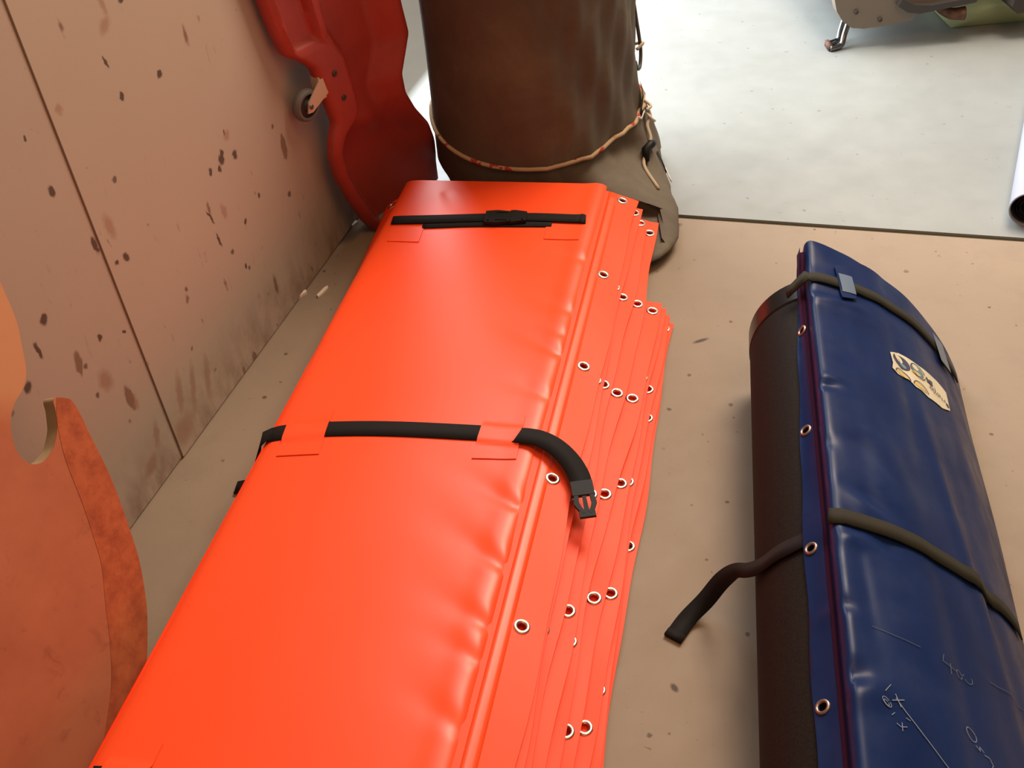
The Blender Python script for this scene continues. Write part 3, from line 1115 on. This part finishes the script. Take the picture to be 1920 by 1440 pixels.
# printed sticker
STK = [(0.328, 1.397), (0.344, 1.413), (0.383, 1.418), (0.420, 1.427), (0.439, 1.423), (0.437, 1.372), (0.419, 1.357), (0.390, 1.349), (0.379, 1.352), (0.368, 1.349), (0.354, 1.360), (0.336, 1.350), (0.327, 1.356), (0.330, 1.372)]
stk = b_patch(STK, 'sticker_cream', 'sticker', 0.0012, 0.0006, 4)


def b_lines(strokes, mat_, name, width, off, parent):
    bm = bmesh.new()
    for sk in strokes:
        P = [Vector((x, y, b_surf(x, y))) + b_normal(x) * off for x, y in sk]
        ribbon(P, [b_normal(x) for x, y in sk], width, 0.0003, bm)
    return sub(obj(name, bm, mat_, parent, smooth=False), blue, BX, BY)


b_patch(ellipse(0.348, 1.391, 0.0155, 0.0155), 'sticker_ink', 'printed_emblem', 0.0022, 0.0003, 2, stk)
b_patch(ellipse(0.343, 1.396, 0.006, 0.009, 0.5), 'sticker_cream', 'printed_emblem', 0.0028, 0.0003, 2, stk)
b_patch(ellipse(0.350, 1.384, 0.004, 0.006, 0.9), 'sticker_teal', 'printed_emblem', 0.0028, 0.0003, 2, stk)
b_patch(ellipse(0.377, 1.397, 0.012, 0.013), 'sticker_teal', 'printed_emblem', 0.0022, 0.0003, 2, stk)
b_patch(ellipse(0.374, 1.402, 0.006, 0.006), 'sticker_cream', 'printed_emblem', 0.0028, 0.0003, 2, stk)
b_patch(ellipse(0.374, 1.388, 0.009, 0.004, 0.3), 'sticker_yellow', 'printed_emblem', 0.0028, 0.0003, 2, stk)
b_patch(ellipse(0.345, 1.3535, 0.012, 0.012, 0, 14, 0.25, PI - 0.2), 'sticker_yellow', 'printed_emblem', 0.0022, 0.0003, 2, stk)
b_patch(ellipse(0.377, 1.3535, 0.012, 0.012, 0, 14, 0.1, PI - 0.1), 'sticker_yellow', 'printed_emblem', 0.0022, 0.0003, 2, stk)
b_lines([ellipse(0.345, 1.3535, 0.0135, 0.0145, 0, 14, 0.15, PI - 0.1), ellipse(0.377, 1.3535, 0.0135, 0.0145, 0, 14, 0.1, PI - 0.1), ellipse(0.377, 1.397, 0.0135, 0.0145, 0, 18, 0.3, 5.9)], 'sticker_ink', 'printed_ring', 0.0016, 0.0024, stk)
b_lines([[(0.392, 1.400), (0.398, 1.392), (0.404, 1.393)], [(0.393, 1.391), (0.399, 1.399), (0.404, 1.400)], [(0.395, 1.395), (0.403, 1.397)]], 'sticker_ink', 'printed_mark', 0.0042, 0.0024, stk)
b_lines([[(0.396, 1.381), (0.399, 1.385), (0.402, 1.381), (0.399, 1.378), (0.397, 1.381)], [(0.403, 1.385), (0.404, 1.375), (0.407, 1.380), (0.408, 1.389), (0.406, 1.391)], [(0.409, 1.379), (0.412, 1.386), (0.414, 1.381), (0.411, 1.378)],
         [(0.416, 1.388), (0.416, 1.380), (0.418, 1.386)], [(0.421, 1.386), (0.420, 1.380), (0.423, 1.380)], [(0.425, 1.380), (0.426, 1.387), (0.429, 1.380)]], 'sticker_ink', 'printed_script', 0.0015, 0.0024, stk)
b_patch(ellipse(0.433, 1.366 + 0.013, 0.003, 0.005), 'sticker_ink', 'printed_mark', 0.0022, 0.0003, 1, stk)

# chalk writing: long line, "0 -", "4", "400", "0w"
def sub_div(sk, n=6):
    out = []
    for a, b_ in zip(sk[:-1], sk[1:]):
        for k in range(n):
            out.append((a[0] + (b_[0] - a[0]) * k / n, a[1] + (b_[1] - a[1]) * k / n))
    return out + [sk[-1]]


b_lines([sub_div([(0.252, 0.714), (0.262, 0.700), (0.279, 0.678), (0.303, 0.650), (0.335, 0.615)]), sub_div([(0.247, 0.709), (0.262, 0.715)]), sub_div([(0.252, 0.719), (0.257, 0.704)])], 'chalk', 'chalk_line', 0.0011, 0.0012, blue)
b_lines([ellipse(0.2405, 0.7045, 0.0035, 0.0065, 0.7, 16, 0, 6.0), ellipse(0.2400, 0.7035, 0.0018, 0.004, 0.7, 12, 0, 6.0), sub_div([(0.2445, 0.690), (0.2485, 0.6945)]), sub_div([(0.2490, 0.6815), (0.2540, 0.6785), (0.2610, 0.6805)]), sub_div([(0.2555, 0.6845), (0.2550, 0.6735)]),
         sub_div([(0.2610, 0.692), (0.2660, 0.690)]), sub_div([(0.240, 0.718), (0.248, 0.730)])], 'chalk', 'chalk_writing', 0.0009, 0.0012, blue)
b_lines([sub_div([(0.3245, 0.808), (0.3215, 0.797), (0.3390, 0.794)], 3), sub_div([(0.3320, 0.800), (0.3310, 0.784)]), ellipse(0.3435, 0.793, 0.0035, 0.0055, 0.2, 14, 0, 6.1), ellipse(0.3560, 0.7945, 0.0055, 0.0065, 0.2, 14, 3.4, 6.6), sub_div([(0.3485, 0.7945), (0.3505, 0.798)])],
        'scratch', 'chalk_writing', 0.0009, 0.0012, blue)
b_lines([ellipse(0.3445, 0.7125, 0.0060, 0.0082, 0.4, 16, 0, 6.2), sub_div([(0.348, 0.701), (0.353, 0.696), (0.353, 0.702), (0.358, 0.697)], 3), sub_div([(0.358, 0.694), (0.3645, 0.6935), (0.3675, 0.686), (0.3655, 0.6825)], 3)], 'chalk', 'chalk_writing', 0.0009, 0.0012, blue)
for sk in ([(0.235, 0.810), (0.262, 0.805), (0.294, 0.803)], [(0.390, 0.812), (0.420, 0.817), (0.449, 0.824)]):
    b_lines([sub_div(sk)], 'scratch', 'scratch_mark', 0.0006, 0.0012, blue)

# ------------------------------------------------------------------ canvas drum
DC = Vector((0.122, 2.435, 0))
drum = thing('canvas_drum', 'tall olive canvas drum bag tied round with rope behind the orange stack', 'bag', DC)
SC = Vector((math.cos(S_ANG), -math.sin(S_ANG), 0))
SA = Vector((math.sin(S_ANG), math.cos(S_ANG), 0))


FOOT = ([-180, -150, -124, -100, -84, -61, -50, -45, -35, -24, -12, -2, 23, 60, 100, 140, 180],
        [0.215, 0.216, 0.29, 0.37, 0.42, 0.51, 0.575, 0.545, 0.468, 0.402, 0.352, 0.332, 0.322, 0.29, 0.265, 0.230, 0.215])


def smooth_tab2(psi):
    return sum(interp(psi + k, *FOOT) for k in (-4, -2, 0, 2, 4)) / 5


def drum_p(phi, z):
    # upright cylinder, leaning a touch
    cx, cy = -0.006 * smoothstep(0.2, 1.0, z), 0.02 * z
    r = 0.2545 + 0.004 * math.sin(z * 9 + 1)
    p = DC + Vector((cx + r * math.cos(phi), cy + r * math.sin(phi), 0))
    # slumped foot: spreads out towards the front right, drawn in on the left
    q = p - S_O
    cr, al = q.dot(SC), q.dot(SA)
    dcr, dal = cr - 0.256, al - 0.33
    psi = math.degrees(math.atan2(dal, dcr))
    r0 = smooth_tab2(psi)
    front = smoothstep(-46, -62, psi) * smoothstep(-178, -160, psi)
    side = smoothstep(-8, -24, psi)
    kk = smoothstep(0.26, -0.02, z) * (1 - side) + smoothstep(0.135, 0.03, z) * side
    k = kk * (1 - front) + smoothstep(0.075, 0.03, z) * front
    rr = math.hypot(dcr, dal)
    rd = 1 - 0.07 * smoothstep(0.03, 0.0, z)
    sc_ = 1 + (r0 * rd / rr - 1) * k
    cr2, al2 = 0.256 + dcr * sc_, 0.33 + dal * sc_
    # the covers press into the soft bag
    lim = 0.062 - 0.40 * smoothstep(0.604, 0.632, cr2)
    if z > 0.040:
        al2 = max(al2, lim)
    p = S_O + SC * cr2 + SA * al2
    # creases on the right-hand side
    right = smoothstep(-0.15, 0.75, math.cos(phi + 0.25))
    w_ = 0.0045 * right * math.sin(13 * phi + 22 * z) + 0.003 * right * math.sin(31 * phi - 14 * z + 1) + 0.0015 * math.sin(5 * phi + 11 * z)
    d_ = (p - DC)
    d_.z = 0
    p += d_.normalized() * w_
    p.z = z
    return p - DC


nr, nz_ = 128, 100
bm = bmesh.new()
zsamp = [0.98 * (k / nz_) ** 1.4 for k in range(nz_ + 1)]
rows = []
for z in zsamp:
    rows.append([bm.verts.new(drum_p(2 * PI * k / nr, z)) for k in range(nr)])
for a, b_ in zip(rows[:-1], rows[1:]):
    for k in range(nr):
        bm.faces.new((a[k], a[(k + 1) % nr], b_[(k + 1) % nr], b_[k]))
bm.faces.new(rows[0][::-1])
tc = bm.verts.new(Vector((0, 0.02, 1.0)))
for k in range(nr):
    bm.faces.new((rows[-1][k], rows[-1][(k + 1) % nr], tc))
sharp(obj('canvas_body', bm, CANVAS, drum), 1.0)


def on_drum(deg, z, off):
    p = drum_p(math.radians(deg), z)
    d_ = Vector((p.x, p.y, 0)).normalized()
    return p + d_ * off


rp = []
for k in range(41):
    deg = 172 + (362 - 172) * k / 40
    z = 0.142 + 0.055 * (1 - math.cos(math.radians(deg - 262)))
    if deg > 330:
        z -= 0.0
    rp.append(on_drum(deg, z, 0.0035))
obj('lashing_rope', tube(rp, 0.0052, 10), ROPE, drum)
# cord running down the right-hand side to a metal hook
cp = [on_drum(8, 0.52, 0.012), on_drum(6, 0.44, 0.013), on_drum(4, 0.38, 0.013), on_drum(1, 0.315, 0.014), on_drum(-1, 0.285, 0.016), on_drum(-5, 0.262, 0.012), on_drum(-10, 0.268, 0.008), on_drum(-9, 0.285, 0.006)]
obj('hook', tube(catmull(cp, 6), 0.0045, 10), 'machine_dark', drum)
bm = bmesh.new()
tube(catmull([on_drum(-2, 0.300, 0.004), on_drum(0, 0.310, 0.020), on_drum(4, 0.305, 0.022), on_drum(6, 0.30, 0.006)], 5), 0.004, 8, bm)
obj('knot', bm, 'rope_plain', drum)
# frayed tape tabs, torn webbing and toggle lower down on the right
def d_ribbon(lst, width, mat_, name):
    P = [on_drum(a, z, o_) for a, z, o_ in lst]
    N = [Vector((p.x, p.y, 0.0)).normalized() for p in P]
    return obj(name, ribbon(P, N, width, 0.002), mat_, drum)


d_ribbon([(-14, 0.235, 0.004), (-17, 0.215, 0.006), (-21, 0.195, 0.009), (-24, 0.180, 0.010)], 0.016, 'olive_webbing', 'webbing_tab')
d_ribbon([(-12, 0.238, 0.006), (-16, 0.214, 0.009)], 0.004, 'frayed_tape', 'frayed_tape')
d_ribbon([(-21, 0.184, 0.013), (-27, 0.178, 0.010), (-29, 0.186, 0.008)], 0.005, 'frayed_tape', 'frayed_tape')
rp2 = catmull([on_drum(-16, 0.185, 0.006), on_drum(-18, 0.165, 0.014), on_drum(-22, 0.150, 0.010), on_drum(-27, 0.128, 0.010), on_drum(-33, 0.108, 0.009), on_drum(-39, 0.090, 0.008), on_drum(-46, 0.070, 0.006)], 6)
obj('tie_rope', tube(rp2, 0.0045, 8), 'rope_plain', drum)
bm = bmesh.new()
tube(catmull([on_drum(-15, 0.198, 0.006), on_drum(-17, 0.188, 0.020), on_drum(-19, 0.182, 0.012)], 4), 0.004, 8, bm)
tube(catmull([on_drum(-19, 0.176, 0.008), on_drum(-19.5, 0.162, 0.020), on_drum(-18, 0.152, 0.022)], 4), 0.0035, 8, bm)
obj('frayed_knot', bm, 'frayed_tape', drum)
bm = bmesh.new()
tube([on_drum(-27, 0.118, 0.012), on_drum(-30, 0.124, 0.016), on_drum(-33, 0.116, 0.014), on_drum(-36, 0.094, 0.012)], [0.008, 0.011, 0.011, 0.006], 10, bm)
obj('toggle', bm, 'black_plastic', drum)
d_ribbon([(-24, 0.088, 0.003), (-25.5, 0.066, 0.004), (-28, 0.046, 0.004)], 0.009, 'black_plastic', 'slit')
d_ribbon([(-26, 0.052, 0.006), (-30, 0.040, 0.006), (-33, 0.044, 0.006)], 0.004, 'frayed_tape', 'frayed_tape')

# ------------------------------------------------------------------ red moulded shell leaning by the wall
R_ANG = math.radians(50)
RE = Vector((math.cos(R_ANG), math.sin(R_ANG), 0))
RM = Vector((RE.y, -RE.x, 0))
RN = (RM + Vector((0, 0, -0.06))).normalized()
RV = RN.cross(RE)
if RV.z < 0:
    RV = -RV
shell = thing('moulded_shell', 'tall red moulded plastic shell with recessed flange standing against the wall', 'plastic shell', (-0.28, 2.21, 0))
rmx = Matrix(((RE.x, RV.x, RN.x, 0), (RE.y, RV.y, RN.y, 0), (RE.z, RV.z, RN.z, 0), (0, 0, 0, 1)))

LV = [0.003, 0.042, 0.113, 0.193, 0.252, 0.295, 0.326, 0.369, 0.425, 0.470, 0.499, 0.523, 0.574, 0.632, 0.698, 0.86, 1.75]  # last rows lengthen the shell out of view so it shades the wall
LE = [-0.018, -0.046, -0.080, -0.110, -0.119, -0.110, -0.094, -0.105, -0.120, -0.132, -0.163, -0.200, -0.217, -0.231, -0.245, -0.262, -0.262]
RVV = [0.003, 0.075, 0.185, 0.244, 0.298, 0.347, 0.391, 0.433, 0.503, 0.565, 0.86, 1.75]
REE = [0.262, 0.258, 0.222, 0.179, 0.151, 0.145, 0.164, 0.181, 0.167, 0.158, 0.15, 0.12]
GV = [0.0, 0.20, 0.262, 0.290, 0.312, 0.344, 0.400, 0.487, 0.525, 0.609, 0.86, 1.75]
GW = [0.018, 0.020, 0.022, 0.030, 0.052, 0.068, 0.074, 0.080, 0.112, 0.126, 0.13, 0.13]   # flange width


def smooth_tab(v_, xs_, ys_):
    d_ = 0.006
    return sum(interp(v_ + k * d_, xs_, ys_) for k in (-1, -0.5, 0, 0.5, 1)) / 5


def shell_w(e, v_):
    l_, r_ = smooth_tab(v_, LV, LE), smooth_tab(v_, RVV, REE)
    g = l_ + smooth_tab(v_, GV, GW)
    w_ = 0.0
    deep = 0.050
    w_ -= deep * smoothstep(g, g + 0.045, e)
    # the hollow closes towards the waist on the right and opens below
    rs = smoothstep(0.095, 0.0, r_ - e)
    w_ += 0.040 * rs * (1 - 0.5 * smoothstep(0.15, 0.05, v_))
    # cross ridge below the flange
    w_ += 0.018 * math.exp(-((v_ - 0.285 + 0.45 * (e - 0.02)) / 0.035) ** 2) * smoothstep(g, g + 0.03, e) * smoothstep(0.12, 0.03, e)
    # long tray pressed into the flange
    if v_ > 0.50:
        c_ = l_ + 0.5 * (g - l_) + 0.004
        hw = 0.030
        t = smoothstep(hw + 0.010, hw, abs(e - c_)) * smoothstep(0.520, 0.534, v_)
        rim = smoothstep(0.008, 0.0, abs(abs(e - c_) - hw - 0.012)) * smoothstep(0.51, 0.53, v_)
        w_ += -0.018 * t + 0.004 * rim
    # rounded edge
    w_ -= 0.010 * (math.exp(-max(0, e - l_) / 0.005) + math.exp(-max(0, r_ - e) / 0.005))
    return w_


nu, nv = 70, 190


def sh(a, j, back):
    v_ = 0.003 + (1.75 - 0.003) * (j / nv) ** 1.5
    l_, r_ = smooth_tab(v_, LV, LE), smooth_tab(v_, RVV, REE)
    e = l_ + (r_ - l_) * a / nu
    return rmx @ Vector((e, v_, shell_w(e, v_) - (0.014 if back else 0)))


sharp(obj('shell', grid_solid(nu, nv, lambda a, j: sh(a, j, False), lambda a, j: sh(a, j, True)), REDP, shell), 0.9)
for (e, v_) in ((-0.082, 0.443), (-0.065, 0.380)):
    bm = lathe([(0.0065, 0), (0.0065, 0.0022), (0.005, 0.0036), (0.0026, 0.0036), (0.0022, 0.0015)], 14)
    bm.transform(rmx @ Matrix.Translation((e, v_, shell_w(e, v_))))
    obj('bolt', bm, 'machine_dark', shell)
# castor on its side
cw = rmx @ Matrix.Translation((-0.160, 0.399, -0.016))
cast = obj('castor_bracket', bevel(prism([(-0.010, -0.012), (0.004, -0.014), (0.060, 0.012), (0.048, 0.048), (0.034, 0.044), (-0.004, 0.010)], 0.011, 0.0145, cw), 0.001, 1), 'castor_bracket', shell, smooth=False)
bm = lathe([(0.012, -0.010), (0.030, -0.010), (0.0345, -0.006), (0.036, 0), (0.0345, 0.006), (0.030, 0.010), (0.0255, 0.010), (0.0255, 0.004), (0.012, 0.004)], 40, closed=True)
bm.transform(cw)
sharp(obj('castor_tyre', bm, 'castor_tyre', cast), 0.6)
bm = lathe([(0.0258, -0.008), (0.0258, 0.0045), (0.014, 0.006), (0.009, 0.0105), (0.004, 0.0105)], 32)
bm.transform(cw)
sharp(obj('castor_hub', bm, 'castor_hub', cast), 0.6)
bm = lathe([(0.005, 0.0), (0.005, 0.017), (0.003, 0.018)], 14)
bm.transform(cw)
obj('axle_bolt', bm, 'chrome', cast)
bm = box(bmesh.new(), 0.034, 0.072, 0.000, 0.050, -0.012, 0.0115, cw)
bevel(bm, 0.002, 1)
obj('castor_fork', bm, 'castor_bracket', cast, smooth=False)

# ------------------------------------------------------------------ terracotta board leaning on the wall
BN = Vector((0.90246014, -0.32316416, 0.28483436))
BV = Vector((-0.26815959, 0.09602592, 0.95857633))
bbase = WP + WN * 0.238
BOARD = [(-0.266, 0.678), (-0.262, 0.625), (-0.278, 0.574), (-0.296, 0.543), (-0.312, 0.517), (-0.326, 0.505), (-0.340, 0.499), (-0.355, 0.496), (-0.369, 0.490), (-0.383, 0.479), (-0.395, 0.462), (-0.402, 0.444), (-0.401, 0.427), (-0.395, 0.416),
         (-0.383, 0.408), (-0.369, 0.407), (-0.357, 0.409), (-0.345, 0.415), (-0.333, 0.423), (-0.324, 0.434), (-0.316, 0.445), (-0.310, 0.456), (-0.302, 0.456), (-0.292, 0.446), (-0.286, 0.435), (-0.289, 0.409), (-0.296, 0.382), (-0.302, 0.351),
         (-0.309, 0.323), (-0.325, 0.273), (-0.344, 0.224), (-0.360, 0.187), (-0.379, 0.155), (-0.400, 0.125), (-0.425, 0.098), (-0.460, 0.066), (-0.510, 0.034), (-0.580, 0.010), (-0.66, 0.004), (-0.80, 0.010), (-0.93, 0.08), (-1.0, 0.25), (-1.0, 0.50), (-0.93, 0.64), (-0.75, 0.697), (-0.50, 0.705), (-0.331, 0.705)]
board = thing('painted_board', 'worn terracotta painted board with a round cut-out leaning on the wall', 'board', bbase)
bmx = Matrix(((WD.x, BV.x, BN.x, 0), (WD.y, BV.y, BN.y, 0), (WD.z, BV.z, BN.z, 0), (0, 0, 0, 1)))
board.matrix_world = Matrix.Translation(bbase) @ bmx
BOARD = BOARD[:1] + [(p.x, p.y) for p in catmull([(a, b_, 0) for a, b_ in BOARD[1:36]], 4)] + BOARD[36:]
bm = prism(BOARD, -0.020, -0.0012)
pn = obj('core', bm, 'board_core', board, smooth=False, label='bare beige edge of the board')
bm = prism(BOARD, -0.0012, 0.0)
obj('painted_face', bm, TERRA, board, smooth=False)
outer = [(-0.302, 0.456), (-0.292, 0.446), (-0.286, 0.435), (-0.289, 0.409), (-0.296, 0.382), (-0.309, 0.323), (-0.325, 0.273), (-0.344, 0.224), (-0.360, 0.187), (-0.379, 0.155), (-0.400, 0.125), (-0.425, 0.098), (-0.460, 0.066), (-0.510, 0.034), (-0.580, 0.010)]
inner = [(-0.640, 0.030), (-0.600, 0.048), (-0.560, 0.072), (-0.518, 0.103), (-0.479, 0.146), (-0.452, 0.183), (-0.414, 0.232), (-0.396, 0.270), (-0.380, 0.307), (-0.368, 0.340), (-0.355, 0.378), (-0.343, 0.403), (-0.326, 0.431), (-0.314, 0.445)]
bm = prism([(p.x, p.y) for q_ in (outer, inner) for p in catmull([(a, b_, 0) for a, b_ in q_], 4)], -0.0004, 0.0006)
obj('rim_band', bm, TBAND, board, smooth=False, label='darker orange band along the curved rim')

# ------------------------------------------------------------------ machine at the far right
mach = thing('floor_machine', 'brown-grey metal machine standing on a bent metal leg at the far right', 'machine', (1.10, 3.0, 0))


def mp(poly, y0, y1, mat_, name, bev=0.004, parent=mach):
    """polygon in (x, z) world numbers, extruded from y0 to y1"""
    bm = prism([(p[0] - 1.10, p[1]) for p in poly], 0, 1)
    for v_ in bm.verts:
        x, z, t = v_.co
        v_.co = (x, y0 + (y1 - y0) * t - 3.0, z)
    bevel(bm, bev, 2)
    return sharp(obj(name, bm, mat_, parent), 0.7)


mp([(1.045, 0.20), (1.047, 0.156), (1.058, 0.120), (1.080, 0.088), (1.110, 0.066), (1.147, 0.060), (1.225, 0.064), (1.292, 0.073), (1.298, 0.098), (1.40, 0.118), (1.60, 0.150), (1.60, 0.34), (1.06, 0.34)], 2.98, 3.02, 'machine_paint', 'side_plate')
mp([(1.06, 0.17), (1.10, 0.10), (1.26, 0.10), (1.58, 0.17), (1.58, 0.33), (1.08, 0.33)], 3.02, 3.5, 'machine_dark', 'housing')
mp([(1.230, 0.128), (1.262, 0.107), (1.298, 0.100), (1.46, 0.118), (1.47, 0.136), (1.33, 0.122), (1.28, 0.128), (1.24, 0.150)], 2.955, 2.985, 'machine_dark', 'bracket', 0.003)
for (x, z) in ((1.115, 0.115), (1.19, 0.085)):
    bm = bmesh.new()
    tube([Vector((x - 1.10, -0.022, z)), Vector((x - 1.10, -0.027, z))], 0.0065, 10, bm)
    obj('rivet', bm, 'machine_dark', mach)
# bent leg: two bars that meet in a foot
for off in (0.0, 0.038):
    pts = catmull([(1.128, 3.03 + off, 0.105), (1.112, 3.02 + off, 0.066), (1.100, 3.008 + off, 0.034), (1.090, 2.992 + off, 0.012), (1.068, 2.982 + off, 0.0085), (1.052, 2.978 + off, 0.009)], 6)
    obj('leg', tube([p - Vector((1.10, 3.0, 0)) for p in pts], 0.0085, 12), 'chrome', mach)
bm = box(bmesh.new(), -0.052, -0.040, -0.022, 0.024, 0.001, 0.018)
bevel(bm, 0.003, 2)
obj('foot_plate', bm, 'rusty_iron', mach)
pts = catmull([(1.352, 3.0, 0.115), (1.375, 2.985, 0.095), (1.405, 2.975, 0.083), (1.440, 2.97, 0.083)], 6)
rads = [0.010 + 0.010 * k / (len(pts) - 1) for k in range(len(pts))]
obj('lever', tube([p - Vector((1.10, 3.0, 0)) for p in pts], rads, 12), 'rusty_iron', mach)
mp([(1.565, 0.10), (1.585, 0.078), (1.66, 0.085), (1.70, 0.10), (1.70, 0.14), (1.57, 0.14)], 2.94, 3.1, 'machine_dark', 'tool_head', 0.006)

tank = thing('fuel_tank', 'translucent yellow-green plastic tank behind the machine lever', 'tank', (1.56, 3.16, 0))
bm = box(bmesh.new(), -0.11, 0.16, -0.10, 0.12, 0.002, 0.105)
bevel(bm, 0.02, 4)
obj('tank_body', bm, 'green_tank_plastic', tank)
bm = lathe([(0.022, 0.100), (0.022, 0.122), (0.019, 0.126)], 20)
obj('cap', bm, 'black_plastic', tank)

# ------------------------------------------------------------------ white roll at the right edge
rl = thing('sheet_roll', 'white rolled sheet lying on the floor at the right edge', 'roll', (1.194, 1.955, 0), math.radians(-27.8))
ro = 0.043
sharp(obj('outer_wrap', cyl_tube(0, ro + 0.001, ro, ro - 0.003, 0.0, 0.9, 48, 0.0008), 'roll_white', rl), 0.6)
bm = bmesh.new()
sp = []
for k in range(90):
    a = k * 0.22
    r_ = 0.0385 - 0.0011 * a
    if r_ < 0.012:
        break
    sp.append((r_ * math.cos(a), r_ * math.sin(a)))
A_ = [[bm.verts.new((x, y, ro + 0.001 + z)) for x, z in sp] for y in (0.006, 0.89)]
for k in range(len(sp) - 1):
    bm.faces.new((A_[0][k], A_[0][k + 1], A_[1][k + 1], A_[1][k]))
r_ = bmesh.ops.solidify(bm, geom=bm.faces[:], thickness=0.0012)
obj('inner_wrap', bm, 'roll_inside', rl)

# ------------------------------------------------------------------ chips on the floor
def chip(loc, rz, sx, sy, sz, label):
    bm = prism([(-sx, -sy * 0.7), (-sx * 0.5, -sy), (sx * 0.8, -sy * 0.9), (sx, sy * 0.3), (sx * 0.6, sy), (-sx * 0.8, sy * 0.8)], 0, sz)
    bevel(bm, sz * 0.25, 1)
    o = obj('plaster_chip', bm, 'chip_white', None, smooth=False, label=label, category='chip', group='pale chips by the wall foot')
    o.location = loc
    o.rotation_euler = (0, 0, rz)
    return o


chip((-0.458, 1.958, 0.0005), 0.75, 0.017, 0.006, 0.007, 'pale chip touching the wall foot, farther from the orange stack')
chip((-0.409, 1.963, 0.0005), 1.05, 0.022, 0.0045, 0.005, 'thin pale chip on the floor midway between wall and stack')
chip((-0.352, 2.245, 0.0005), 0.9, 0.011, 0.006, 0.006, 'small white chip lying on the dark patch below the red shell')
